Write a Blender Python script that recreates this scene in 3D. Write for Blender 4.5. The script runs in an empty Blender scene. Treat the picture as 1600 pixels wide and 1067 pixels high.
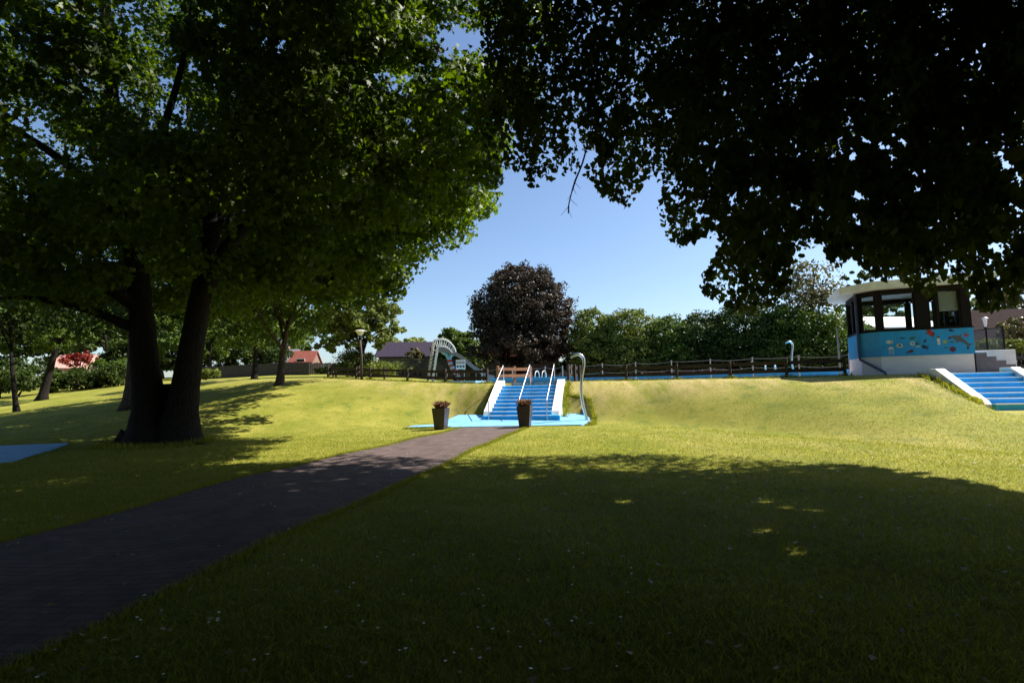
import bpy, math, random
import numpy as np
from mathutils import Matrix, Vector
R = math.radians
random.seed(7)
rng = np.random.default_rng(11)
scene = bpy.context.scene
COL = scene.collection

# ------------------------------------------------------------------ camera, sky, sun, exposure
CAM = Vector((0.0, 0.0, 1.6))
PITCH, ROLL = R(4.75), R(-1.1)
cam_d = bpy.data.cameras.new("camera")
cam_d.sensor_width = 36.0
cam_d.lens = 18.0
cam_d.clip_start = 0.05
cam_d.clip_end = 6000
cam = bpy.data.objects.new("camera", cam_d)
CROT = Matrix.Rotation(R(90) + PITCH, 4, 'X') @ Matrix.Rotation(ROLL, 4, 'Z')
cam.matrix_world = Matrix.Translation(CAM) @ CROT
COL.objects.link(cam)
scene.camera = cam

SUN_EL, SUN_AZ = R(49), R(73)          # azimuth clockwise from +Y
SUN = Vector((math.sin(SUN_AZ) * math.cos(SUN_EL), math.cos(SUN_AZ) * math.cos(SUN_EL), math.sin(SUN_EL)))
world = bpy.data.worlds.new("World")
scene.world = world
world.use_nodes = True
wn = world.node_tree
sky = wn.nodes.new("ShaderNodeTexSky")
sky.sky_type = 'NISHITA'
sky.sun_disc = False
sky.sun_elevation = SUN_EL
sky.sun_rotation = SUN_AZ
sky.altitude = 50
sky.air_density = 1.0
sky.dust_density = 1.0
sky.ozone_density = 4.2
bg = wn.nodes["Background"]
bg.inputs["Strength"].default_value = 0.079
wn.links.new(sky.outputs[0], bg.inputs["Color"])
sun_d = bpy.data.lights.new("sun", 'SUN')
sun_d.energy = 5.0
sun_d.angle = R(0.5)
sun_d.color = (1.0, 0.95, 0.86)
sun = bpy.data.objects.new("sun", sun_d)
sun.rotation_euler = SUN.to_track_quat('Z', 'Y').to_euler()
COL.objects.link(sun)
vs = scene.view_settings
vs.view_transform = 'Standard'
vs.look = 'None'
vs.exposure = 1.2
vs.gamma = 1.0
scene.cycles.max_bounces = 6
scene.cycles.transparent_max_bounces = 12

# ------------------------------------------------------------------ pixel <-> world helpers (1600 x 1067 photograph)
C3 = np.array(CROT.to_3x3())
def W(px, py, Y):
    d = C3 @ np.array([(px - 800) / 800, -(py - 533.5) / 800, -1.0])
    t = Y / d[1]
    return Vector((d[0] * t, Y, 1.6 + d[2] * t))
def PIX(P):
    q = (np.asarray(P, float) - np.array(CAM)) @ C3
    z = np.minimum(q[:, 2], -1e-3)
    return 800 + 800 * q[:, 0] / -z, 533.5 - 800 * q[:, 1] / -z, q[:, 2] < 0

def crest(x):
    return np.interp(x, [-70, -30, -12, -6.1, -1.3, 0.8, 2.4, 5.6, 9.7, 13, 20, 40, 70],
                     [66, 46, 32.3, 28.4, 25.2, 24.0, 24.2, 24.1, 21.4, 18.7, 14.8, 2, -15])
def ground(x, y):
    x = np.asarray(x, float); y = np.asarray(y, float)
    s = (crest(x) - y) * .87
    w = np.interp(x, [-25, -12, -7, -2.8, 3.2, 6.5, 10, 12, 13.8, 16, 25], [20, 16, 9, 3.0, 3.3, 5.6, 8.5, 7.6, 5.5, 3.8, 6])
    t = np.clip(1 - s / w, 0, 1)
    zt = np.interp(x, [-12, -2], [2.05, 1.65])
    z = zt * t * t * (3 - 2 * t)
    z = z + np.clip(-x - 4, 0, 20) / 20 * np.clip(y - crest(x) + 6, 0, 34) * .055
    near = np.clip((30 - y) / 10, 0, 1)
    z = z + .025 * near * (np.sin(x * .9 + 1) * np.sin(y * .7) + .6 * np.sin(x * 2.1 + y * 1.3))
    flat = np.exp(-(((x - .2) / 3.2) ** 4 + ((y - 19.8) / 2.2) ** 4))
    z = z * (1 - .75 * flat * np.clip(1 - t, 0, 1))
    return z
def gz(x, y): return float(ground(x, y))
def G(px, py, y0=2, y1=90):
    """first point of the ground under a pixel"""
    last = None
    for Y in np.arange(y0, y1, .05):
        p = W(px, py, Y)
        if p.z <= gz(p.x, p.y): return Vector((p.x, p.y, gz(p.x, p.y)))
    return W(px, py, y1)

# ------------------------------------------------------------------ materials
def new_mat(name):
    m = bpy.data.materials.new(name); m.use_nodes = True
    nt = m.node_tree; b = nt.nodes["Principled BSDF"]
    return m, nt, b
def lin(c): return (*c, 1.0)
def simple(name, col, rough=.6, metal=0.0, var=.12, scale=6.0, bump=0.0, bscale=40.0, spec=.4, col2=None, dirt=0.0):
    m, nt, b = new_mat(name)
    tc = nt.nodes.new("ShaderNodeTexCoord")
    n = nt.nodes.new("ShaderNodeTexNoise"); n.inputs["Scale"].default_value = scale; n.inputs["Detail"].default_value = 6
    nt.links.new(tc.outputs["Object"], n.inputs["Vector"])
    cr = nt.nodes.new("ShaderNodeValToRGB")
    c2 = col2 or tuple(min(1, c * (1 + var)) for c in col)
    cr.color_ramp.elements[0].position = .3; cr.color_ramp.elements[1].position = .7
    cr.color_ramp.elements[0].color = lin(tuple(c * (1 - var) for c in col)); cr.color_ramp.elements[1].color = lin(c2)
    nt.links.new(n.outputs["Fac"], cr.inputs["Fac"]); nt.links.new(cr.outputs["Color"], b.inputs["Base Color"])
    if dirt:
        n3 = nt.nodes.new("ShaderNodeTexNoise"); n3.inputs["Scale"].default_value = 2.2; n3.inputs["Detail"].default_value = 10; n3.inputs["Roughness"].default_value = .72
        nt.links.new(tc.outputs["Object"], n3.inputs["Vector"])
        r3 = nt.nodes.new("ShaderNodeValToRGB"); r3.color_ramp.elements[0].position = .46; r3.color_ramp.elements[1].position = .70
        r3.color_ramp.elements[0].color = (0, 0, 0, 1); r3.color_ramp.elements[1].color = (dirt, dirt, dirt, 1)
        nt.links.new(n3.outputs["Fac"], r3.inputs["Fac"])
        mx = nt.nodes.new("ShaderNodeMix"); mx.data_type = 'RGBA'; mx.inputs["B"].default_value = lin(tuple(.35 * c + .05 for c in col))
        nt.links.new(r3.outputs["Color"], mx.inputs["Factor"]); nt.links.new(cr.outputs["Color"], mx.inputs["A"]); nt.links.new(mx.outputs["Result"], b.inputs["Base Color"])
    b.inputs["Roughness"].default_value = rough; b.inputs["Metallic"].default_value = metal
    b.inputs["Specular IOR Level"].default_value = spec
    if bump:
        n2 = nt.nodes.new("ShaderNodeTexNoise"); n2.inputs["Scale"].default_value = bscale; n2.inputs["Detail"].default_value = 5
        nt.links.new(tc.outputs["Object"], n2.inputs["Vector"])
        bp = nt.nodes.new("ShaderNodeBump"); bp.inputs["Strength"].default_value = bump; bp.inputs["Distance"].default_value = .02
        nt.links.new(n2.outputs["Fac"], bp.inputs["Height"]); nt.links.new(bp.outputs["Normal"], b.inputs["Normal"])
    return m
def leaf_mat(name, ca, cb, transl=.3, tcol=None, spec=.35, rough=.5):
    m, nt, b = new_mat(name)
    at = nt.nodes.new("ShaderNodeAttribute"); at.attribute_name = "tint"
    mx = nt.nodes.new("ShaderNodeMix"); mx.data_type = 'RGBA'
    mx.inputs["A"].default_value = lin(ca); mx.inputs["B"].default_value = lin(cb)
    nt.links.new(at.outputs["Fac"], mx.inputs["Factor"])
    nt.links.new(mx.outputs["Result"], b.inputs["Base Color"])
    b.inputs["Roughness"].default_value = rough; b.inputs["Specular IOR Level"].default_value = spec
    tr = nt.nodes.new("ShaderNodeBsdfTranslucent")
    mt = nt.nodes.new("ShaderNodeMix"); mt.data_type = 'RGBA'; mt.blend_type = 'MULTIPLY'; mt.inputs["Factor"].default_value = 1
    nt.links.new(mx.outputs["Result"], mt.inputs["A"]); mt.inputs["B"].default_value = lin(tcol or (1.6, 1.7, .6))
    nt.links.new(mt.outputs["Result"], tr.inputs["Color"])
    ms = nt.nodes.new("ShaderNodeMixShader"); ms.inputs["Fac"].default_value = transl
    nt.links.new(b.outputs[0], ms.inputs[1]); nt.links.new(tr.outputs[0], ms.inputs[2])
    nt.links.new(ms.outputs[0], nt.nodes["Material Output"].inputs["Surface"])
    return m
def bark_mat(name, ca, cb, scale=3.0):
    m, nt, b = new_mat(name)
    tc = nt.nodes.new("ShaderNodeTexCoord"); mp = nt.nodes.new("ShaderNodeMapping")
    mp.inputs["Scale"].default_value = (scale * 3, scale * 3, scale * .6)
    nt.links.new(tc.outputs["Object"], mp.inputs["Vector"])
    n = nt.nodes.new("ShaderNodeTexNoise"); n.inputs["Scale"].default_value = 2.5; n.inputs["Detail"].default_value = 9; n.inputs["Roughness"].default_value = .7
    nt.links.new(mp.outputs["Vector"], n.inputs["Vector"])
    cr = nt.nodes.new("ShaderNodeValToRGB"); cr.color_ramp.elements[0].position = .38; cr.color_ramp.elements[1].position = .62
    cr.color_ramp.elements[0].color = lin(ca); cr.color_ramp.elements[1].color = lin(cb)
    nt.links.new(n.outputs["Fac"], cr.inputs["Fac"]); nt.links.new(cr.outputs["Color"], b.inputs["Base Color"])
    b.inputs["Roughness"].default_value = .9; b.inputs["Specular IOR Level"].default_value = .15
    bp = nt.nodes.new("ShaderNodeBump"); bp.inputs["Strength"].default_value = 1.0; bp.inputs["Distance"].default_value = .12
    nt.links.new(n.outputs["Fac"], bp.inputs["Height"]); nt.links.new(bp.outputs["Normal"], b.inputs["Normal"])
    return m
def lawn_mat():
    m, nt, b = new_mat("lawn_grass")
    L = nt.links.new
    geo = nt.nodes.new("ShaderNodeNewGeometry")
    def noise(scale, detail=6, rough=.6, sc=(1, 1, 1)):
        mp = nt.nodes.new("ShaderNodeMapping"); mp.inputs["Scale"].default_value = sc
        L(geo.outputs["Position"], mp.inputs["Vector"])
        n = nt.nodes.new("ShaderNodeTexNoise"); n.inputs["Scale"].default_value = scale; n.inputs["Detail"].default_value = detail; n.inputs["Roughness"].default_value = rough
        L(mp.outputs["Vector"], n.inputs["Vector"]); return n
    def ramp(src, p0, p1, c0, c1):
        cr = nt.nodes.new("ShaderNodeValToRGB"); cr.color_ramp.elements[0].position = p0; cr.color_ramp.elements[1].position = p1
        cr.color_ramp.elements[0].color = c0; cr.color_ramp.elements[1].color = c1
        L(src, cr.inputs["Fac"]); return cr
    def mix(f, a, bb):
        mx = nt.nodes.new("ShaderNodeMix"); mx.data_type = 'RGBA'
        L(f, mx.inputs["Factor"])
        for k, v in (("A", a), ("B", bb)):
            if isinstance(v, tuple): mx.inputs[k].default_value = v
            else: L(v, mx.inputs[k])
        return mx.outputs["Result"]
    nf = noise(14, 8, .75); nm = noise(.55, 5, .65); nl = noise(.16, 3)
    fine = ramp(nf.outputs["Fac"], .3, .72, lin((.115, .128, .014)), lin((.26, .25, .04)))
    med = ramp(nm.outputs["Fac"], .38, .66, lin((.125, .145, .015)), lin((.32, .28, .058)))
    mm = nt.nodes.new("ShaderNodeMix"); mm.data_type = 'RGBA'; mm.inputs["Factor"].default_value = .5
    L(fine.outputs["Color"], mm.inputs["A"]); L(med.outputs["Color"], mm.inputs["B"])
    # dry, straw-coloured scalps near the top of the bank (stored per ground vertex) broken up by streaky noise
    at = nt.nodes.new("ShaderNodeAttribute"); at.attribute_name = "dry"
    nd = noise(1.0, 6, .7, (1.6, .35, 1))
    rd = ramp(nd.outputs["Fac"], .40, .66, (0, 0, 0, 1), (1, 1, 1, 1))
    mu = nt.nodes.new("ShaderNodeMath"); mu.operation = 'MULTIPLY'; mu.use_clamp = True
    L(at.outputs["Fac"], mu.inputs[0]); L(rd.outputs["Color"], mu.inputs[1])
    nc = noise(1.7, 4, .6); rc = ramp(nc.outputs["Fac"], .56, .66, (0, 0, 0, 1), (.6, .6, .6, 1))
    base = mix(rc.outputs["Color"], mm.outputs["Result"], lin((.075, .115, .016)))
    ns = noise(5.0, 7, .7); rs = ramp(ns.outputs["Fac"], .60, .70, (0, 0, 0, 1), (.55, .55, .55, 1))
    base = mix(rs.outputs["Color"], base, lin((.33, .27, .11)))
    c = mix(mu.outputs[0], base, lin((.41, .31, .14)))
    L(c, b.inputs["Base Color"])
    b.inputs["Roughness"].default_value = .85; b.inputs["Specular IOR Level"].default_value = .12
    nb = noise(26, 8, .8)
    bp = nt.nodes.new("ShaderNodeBump"); bp.inputs["Strength"].default_value = .4; bp.inputs["Distance"].default_value = .03
    L(nb.outputs["Fac"], bp.inputs["Height"]); L(bp.outputs["Normal"], b.inputs["Normal"])
    return m
def brick_mat(name, c1, c2, mortar, sc, w=.5, h=.25, rough=.85, msize=.02, bump=.5, gen=False, mott=.55):
    m, nt, b = new_mat(name)
    tc = nt.nodes.new("ShaderNodeTexCoord")
    br = nt.nodes.new("ShaderNodeTexBrick")
    br.inputs["Scale"].default_value = sc; br.inputs["Brick Width"].default_value = w; br.inputs["Row Height"].default_value = h
    br.inputs["Mortar Size"].default_value = msize
    br.inputs["Color1"].default_value = lin(c1); br.inputs["Color2"].default_value = lin(c2); br.inputs["Mortar"].default_value = lin(mortar)
    L = nt.links.new
    if gen:   # walls: run the courses along the wall, rows by height
        geo = nt.nodes.new("ShaderNodeSeparateXYZ"); L(tc.outputs["Object"], geo.inputs[0])
        ad = nt.nodes.new("ShaderNodeMath"); L(geo.outputs["X"], ad.inputs[0]); L(geo.outputs["Y"], ad.inputs[1])
        cb = nt.nodes.new("ShaderNodeCombineXYZ"); L(ad.outputs[0], cb.inputs["X"]); L(geo.outputs["Z"], cb.inputs["Y"])
        L(cb.outputs[0], br.inputs["Vector"])
    else:
        L(tc.outputs["Object"], br.inputs["Vector"])
    n = nt.nodes.new("ShaderNodeTexNoise"); n.inputs["Scale"].default_value = 3; n.inputs["Detail"].default_value = 8
    L(tc.outputs["Object"], n.inputs["Vector"])
    mx = nt.nodes.new("ShaderNodeMix"); mx.data_type = 'RGBA'; mx.blend_type = 'MULTIPLY'; mx.inputs["Factor"].default_value = mott
    cr = nt.nodes.new("ShaderNodeValToRGB"); cr.color_ramp.elements[0].color = (.5, .5, .5, 1); cr.color_ramp.elements[1].color = (1.3, 1.25, 1.2, 1)
    cr.color_ramp.elements[0].position = .3; cr.color_ramp.elements[1].position = .7
    L(n.outputs["Fac"], cr.inputs["Fac"]); L(br.outputs["Color"], mx.inputs["A"]); L(cr.outputs["Color"], mx.inputs["B"])
    L(mx.outputs["Result"], b.inputs["Base Color"]); b.inputs["Roughness"].default_value = rough; b.inputs["Specular IOR Level"].default_value = .2
    bp = nt.nodes.new("ShaderNodeBump"); bp.inputs["Strength"].default_value = bump; bp.inputs["Distance"].default_value = .01; bp.invert = True
    L(br.outputs["Fac"], bp.inputs["Height"]); L(bp.outputs["Normal"], b.inputs["Normal"])
    return m
def glass_mat():
    m, nt, b = new_mat("window_glass")
    tr = nt.nodes.new("ShaderNodeBsdfTransparent"); tr.inputs["Color"].default_value = (.95, .97, .97, 1)
    gl = nt.nodes.new("ShaderNodeBsdfGlossy"); gl.inputs["Roughness"].default_value = .02
    fr = nt.nodes.new("ShaderNodeFresnel"); fr.inputs["IOR"].default_value = 1.5
    ms = nt.nodes.new("ShaderNodeMixShader")
    nt.links.new(fr.outputs[0], ms.inputs["Fac"]); nt.links.new(tr.outputs[0], ms.inputs[1]); nt.links.new(gl.outputs[0], ms.inputs[2])
    nt.links.new(ms.outputs[0], nt.nodes["Material Output"].inputs["Surface"])
    return m
def mesh_mat():
    """woven wire: real gaps between crossing wires"""
    m, nt, b = new_mat("wire_mesh")
    L = nt.links.new
    tc = nt.nodes.new("ShaderNodeTexCoord")
    br = nt.nodes.new("ShaderNodeTexBrick"); br.offset = 0
    br.inputs["Scale"].default_value = 1; br.inputs["Brick Width"].default_value = .06; br.inputs["Row Height"].default_value = .06; br.inputs["Mortar Size"].default_value = .006
    sp = nt.nodes.new("ShaderNodeSeparateXYZ"); L(tc.outputs["Object"], sp.inputs[0])
    ad = nt.nodes.new("ShaderNodeMath"); L(sp.outputs["X"], ad.inputs[0]); L(sp.outputs["Y"], ad.inputs[1])
    cb = nt.nodes.new("ShaderNodeCombineXYZ"); L(ad.outputs[0], cb.inputs["X"]); L(sp.outputs["Z"], cb.inputs["Y"]); L(cb.outputs[0], br.inputs["Vector"])
    tr = nt.nodes.new("ShaderNodeBsdfTransparent")
    ms = nt.nodes.new("ShaderNodeMixShader")
    b.inputs["Base Color"].default_value = (.07, .075, .08, 1); b.inputs["Roughness"].default_value = .5
    L(br.outputs["Fac"], ms.inputs["Fac"]); L(tr.outputs[0], ms.inputs[1]); L(b.outputs[0], ms.inputs[2])
    L(ms.outputs[0], nt.nodes["Material Output"].inputs["Surface"])
    return m
def water_mat():
    m, nt, b = new_mat("pool_water")
    b.inputs["Base Color"].default_value = (.05, .35, .55, 1); b.inputs["Roughness"].default_value = .05
    n = nt.nodes.new("ShaderNodeTexNoise"); n.inputs["Scale"].default_value = 2.5; n.inputs["Detail"].default_value = 3
    bp = nt.nodes.new("ShaderNodeBump"); bp.inputs["Strength"].default_value = .2
    nt.links.new(n.outputs["Fac"], bp.inputs["Height"]); nt.links.new(bp.outputs["Normal"], b.inputs["Normal"])
    return m

M = dict(
    lawn=lawn_mat(),
    blade=leaf_mat("grass_blade", (.125, .145, .012), (.32, .30, .05), .45, (1.3, 1.4, .6), .15, .7),
    path=brick_mat("paver", (.098, .071, .065), (.125, .092, .084), (.055, .044, .04), 1.0, .21, .105, msize=.006, bump=.4),
    blue_pad=simple("pale_blue_paint", (.17, .42, .72), .55, var=.10, scale=3, bump=.1, dirt=.55),
    blue=simple("blue_paint", (.008, .42, .84), .45, var=.10, scale=4, bump=.08, dirt=.55),
    blue_wall=simple("blue_wall_paint", (.018, .34, .74), .5, var=.05, scale=3, dirt=.35),
    white=simple("white_paint", (.78, .78, .77), .55, var=.05, scale=3, bump=.05, dirt=.35),
    white_line=simple("white_line_paint", (.8, .82, .85), .5, var=.05),
    white_brick=brick_mat("white_painted_brick", (.88, .88, .90), (.90, .90, .91), (.8, .8, .82), 1, .24, .08, msize=.005, bump=.3, mott=.12, gen=True),
    white_conc=simple("white_fascia", (.76, .77, .77), .6, var=.08, scale=2, dirt=.35),
    steel=simple("brushed_steel", (.62, .64, .66), .28, 1.0, var=.06, scale=8),
    galv=simple("galvanised_rail", (.46, .45, .45), .42, .6, var=.08, scale=12),
    grey_metal=simple("grey_enamel", (.20, .20, .22), .5, .1, var=.12, scale=5),
    white_metal=simple("white_enamel_metal", (.72, .72, .74), .45, var=.06),
    dark_wood=simple("stained_timber", (.032, .022, .018), .75, var=.35, scale=9, bump=.4, bscale=25),
    tan_wood=simple("bare_timber", (.30, .15, .08), .75, var=.2, scale=9, bump=.3),
    brown_wood=simple("brown_timber", (.13, .05, .035), .7, var=.25, scale=9, bump=.3),
    grey_wood=simple("weathered_timber", (.06, .05, .045), .85, var=.35, scale=7, bump=.4),
    frame=simple("dark_brown_frame", (.010, .007, .007), .6, spec=.15, var=.2),
    planter=simple("charcoal_planter", (.04, .031, .03), .38, var=.2, scale=10, bump=.15),
    planter_lit=simple("charcoal_planter_lit", (.30, .27, .27), .45, var=.1, scale=10),  # planter colour with sunlight painted in, for its lit side; not used
    soil=simple("soil", (.05, .035, .025), .95, var=.4, scale=20, bump=.8),
    dry_plant=leaf_mat("dry_plant", (.17, .085, .06), (.30, .17, .10), .15, (1, 1, .8)),
    glass=glass_mat(), wire=mesh_mat(), water=water_mat(),
    blind=simple("pale_blind", (.66, .72, .98), .7, var=.05),
    grey_step=simple("grey_step_paint", (.17, .18, .22), .7, var=.12, bump=.2, dirt=.55),
    deck=brick_mat("deck_paver", (.34, .27, .25), (.40, .32, .30), (.22, .18, .17), 1, .3, .3, msize=.012),
    roof_dark=simple("dark_purple_tile", (.040, .032, .048), .95, spec=.05, var=.2, scale=5, bump=.5),
    roof_brown=simple("brown_tile", (.032, .02, .019), .95, spec=.05, var=.25, scale=5, bump=.5),
    roof_red=simple("red_tile", (.20, .065, .05), .95, spec=.05, var=.2, scale=4, bump=.4),
    roof_pink=simple("faded_pink_tile", (.55, .30, .25), .95, spec=.05, var=.1, scale=4, bump=.3),
    roof_grey=simple("grey_tile", (.20, .19, .21), .95, spec=.05, var=.2, scale=4, bump=.4),
    wall_brick=brick_mat("house_brick", (.22, .09, .06), (.27, .12, .08), (.2, .17, .15), 1, .24, .08, gen=True),
    wall_dark=simple("dark_timber_wall", (.045, .035, .03), .85, var=.3, scale=3),
    wall_pink=simple("rose_plaster", (.5, .32, .27), .85, var=.08),
    wall_white=simple("white_plaster", (.42, .42, .42), .8, var=.05),
    roof_white=simple("white_roof_sheet", (.8, .8, .8), .6, var=.04),
    dark_glass=simple("dark_pane", (.02, .025, .03), .1, var=.2, spec=.6),
    red=simple("red_paint", (.42, .03, .03), .5, var=.1), yellow=simple("yellow_paint", (.5, .45, .05), .5),
    green=simple("green_paint", (.03, .16, .10), .5), grey=simple("dolphin_grey_paint", (.10, .11, .13), .5),
    navy=simple("navy_paint", (.015, .03, .09), .5), maroon=simple("maroon_paint", (.12, .02, .05), .5),
    pale=simple("cream_paint", (.62, .66, .6), .5), black=simple("black_paint", (.01, .01, .012), .5),
    lightblue=simple("light_blue_paint", (.22, .48, .72), .45), softblue=simple("faint_blue_paint", (.12, .38, .66), .5, var=.04),
    rope=simple("rope", (.13, .14, .15), .8), pipe_dark=simple("dark_downpipe", (.07, .09, .15), .5),
    lamp_glass=simple("lamp_white", (.75, .75, .73), .4),
    daisy=simple("daisy_petal", (.8, .8, .78), .7), litter=leaf_mat("dry_leaf", (.16, .12, .05), (.36, .30, .16), .2),
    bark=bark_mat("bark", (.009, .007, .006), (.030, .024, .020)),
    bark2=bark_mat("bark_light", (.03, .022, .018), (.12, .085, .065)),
    maple=leaf_mat("maple_leaf", (.014, .034, .005), (.120, .170, .014), .42, (1.7, 1.85, .3), .22, .5),
    linden=leaf_mat("linden_leaf", (.020, .034, .005), (.060, .085, .010), .26, (1.9, 1.9, .3), .10, .6),
    beech=leaf_mat("copper_leaf", (.016, .0135, .009), (.076, .056, .034), .12, (1.4, 1.0, .7), .12, .5),
    leaf_mid=leaf_mat("mid_green_leaf", (.032, .062, .010), (.110, .155, .024), .25, (1.5, 1.6, .5), .12),
    leaf_pale=leaf_mat("pale_green_leaf", (.09, .115, .025), (.24, .26, .075), .25, (1.4, 1.5, .6), .12),
    leaf_dark=leaf_mat("dark_green_leaf", (.016, .032, .008), (.060, .085, .016), .2, (1.5, 1.6, .5), .1),
    leaf_hedge=leaf_mat("hedge_leaf", (.055, .085, .014), (.20, .22, .045), .2, (1.4, 1.5, .5), .1),
    leaf_olive=leaf_mat("olive_leaf", (.06, .058, .022), (.17, .15, .06), .2, (1.4, 1.4, .6), .2),
    leaf_red=leaf_mat("red_leaf", (.16, .02, .015), (.34, .06, .04), .3, (1.3, .9, .8), .2),
)

# ------------------------------------------------------------------ mesh builders
def link(name, me, mat=None, parent=None, smooth=False):
    o = bpy.data.objects.new(name, me)
    if mat: me.materials.append(mat)
    if smooth: me.polygons.foreach_set("use_smooth", np.ones(len(me.polygons), bool))
    COL.objects.link(o)
    if parent: o.parent = parent
    return o
class MB:
    def __init__(s): s.v = []; s.f = []
    def add(s, vs_, fs):
        n = len(s.v); s.v += [tuple(v) for v in vs_]; s.f += [tuple(i + n for i in f) for f in fs]; return s
    def hull(s, lo, hi):
        n = len(lo); vs_ = list(lo) + list(hi)
        fs = [tuple(range(n - 1, -1, -1)), tuple(range(n, 2 * n))]
        for i in range(n): j = (i + 1) % n; fs.append((i, j, n + j, n + i))
        return s.add(vs_, fs)
    def box(s, c, d, rz=0.0):
        cx, cy, cz = c; x, y, z = d[0] / 2, d[1] / 2, d[2] / 2; ca, sa = math.cos(rz), math.sin(rz)
        q = [(-x, -y), (x, -y), (x, y), (-x, y)]
        q = [(cx + a * ca - b * sa, cy + a * sa + b * ca) for a, b in q]
        return s.hull([(a, b, cz - z) for a, b in q], [(a, b, cz + z) for a, b in q])
    def prism(s, poly, z0, z1):
        return s.hull([(a, b, z0) for a, b in poly], [(a, b, z1) for a, b in poly])
    def beam(s, p0, p1, w, h, up=(0, 0, 1)):
        p0, p1 = Vector(p0), Vector(p1); d = (p1 - p0).normalized(); u = Vector(up)
        r = d.cross(u).normalized(); u = r.cross(d).normalized()
        q = [(-w / 2, -h / 2), (w / 2, -h / 2), (w / 2, h / 2), (-w / 2, h / 2)]
        return s.hull([p0 + r * a + u * b for a, b in q], [p1 + r * a + u * b for a, b in q])
    def tube(s, pts, rad, n=10, cap=True, wob=0.0):
        pts = [Vector(p) for p in pts]; k = len(pts)
        rr = rad if isinstance(rad, (list, tuple)) else [rad] * k
        base = len(s.v); ref = None
        for i, p in enumerate(pts):
            d = (pts[min(i + 1, k - 1)] - pts[max(i - 1, 0)]).normalized()
            if ref is None: ref = d.orthogonal().normalized()
            ref = (ref - d * ref.dot(d)).normalized(); bb = d.cross(ref)
            for j in range(n):
                a = 2 * math.pi * j / n
                r = rr[i] * (1 + (wob * (math.sin(3 * a + i * .4) * .5 + random.uniform(-.5, .5)) if wob else 0))
                s.v.append(tuple(p + ref * (r * math.cos(a)) + bb * (r * math.sin(a))))
        for i in range(k - 1):
            for j in range(n):
                j2 = (j + 1) % n; a = base + i * n
                s.f.append((a + j, a + j2, a + n + j2, a + n + j))
        if cap:
            s.f.append(tuple(base + j for j in range(n - 1, -1, -1))); s.f.append(tuple(base + (k - 1) * n + j for j in range(n)))
        return s
    def build(s, name, mat, parent=None, world=True, smooth=False, rel=None):
        vs_ = s.v
        if parent is not None and world:
            mw = ROOTS.get(parent.name) or Matrix.Identity(4)
            inv = mw.inverted(); vs_ = [tuple(inv @ Vector(v)) for v in vs_]
        me = bpy.data.meshes.new(name); me.from_pydata(vs_, [], s.f); me.update()
        return link(name, me, mat, parent, smooth)
ROOTS = {}
def tag(o, label=None, cat=None, group=None, kind=None):
    if label: o["label"] = label
    if cat: o["category"] = cat
    if group: o["group"] = group
    if kind: o["kind"] = kind
    return o
def thing(name, label, cat, loc, rz=0.0, group=None):
    o = bpy.data.objects.new(name, None); o.empty_display_size = .3
    o.location = loc; o.rotation_euler = (0, 0, rz); COL.objects.link(o)
    ROOTS[o.name] = Matrix.Translation(Vector(loc)) @ Matrix.Rotation(rz, 4, 'Z')
    return tag(o, label, cat, group)
def bevel(o, w=.01, seg=2):
    md = o.modifiers.new("bevel", 'BEVEL'); md.width = w; md.segments = seg; md.limit_method = 'ANGLE'
    return o
def smoothline(pts, n=8):
    """Catmull-Rom through pts"""
    P = [Vector(p) for p in pts]; P = [P[0] * 2 - P[1]] + P + [P[-1] * 2 - P[-2]]; out = []
    for i in range(1, len(P) - 2):
        for k in range(n):
            t = k / n; a, b_, c, d = P[i - 1], P[i], P[i + 1], P[i + 2]
            out.append(.5 * ((2 * b_) + (c - a) * t + (2 * a - 5 * b_ + 4 * c - d) * t * t + (3 * b_ - a - 3 * c + d) * t ** 3))
    out.append(P[-2]); return out
def raw_mesh(name, verts, k):
    """N polygons of k own vertices each"""
    n = len(verts) // k
    me = bpy.data.meshes.new(name)
    me.vertices.add(n * k); me.vertices.foreach_set("co", np.ascontiguousarray(verts, np.float32).ravel())
    me.loops.add(n * k); me.loops.foreach_set("vertex_index", np.arange(n * k, dtype=np.int32))
    me.polygons.add(n); me.polygons.foreach_set("loop_start", np.arange(0, n * k, k, dtype=np.int32))
    me.update(calc_edges=True)
    return me
def norm(a): return a / np.maximum(np.linalg.norm(a, axis=1, keepdims=True), 1e-9)
T_QUAD = np.array([(0, 0), (.36, .42), (0, 1), (-.36, .42)], float)
T_HEX = np.array([(0, 0), (.34, .2), (.36, .6), (0, 1), (-.36, .6), (-.34, .2)], float)
T_LIND = np.array([(0, .06), (.26, -.05), (.46, .18), (.44, .5), (.22, .82), (0, 1.08), (-.22, .82), (-.44, .5), (-.46, .18), (-.26, -.05)], float)
T_MAPL = np.array([(0, 0), (.34, -.06), (.27, .14), (.56, .34), (.30, .46), (.34, .74), (.14, .66), (0, 1.05), (-.14, .66), (-.34, .74), (-.30, .46), (-.56, .34), (-.27, .14), (-.34, -.06)], float)
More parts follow.
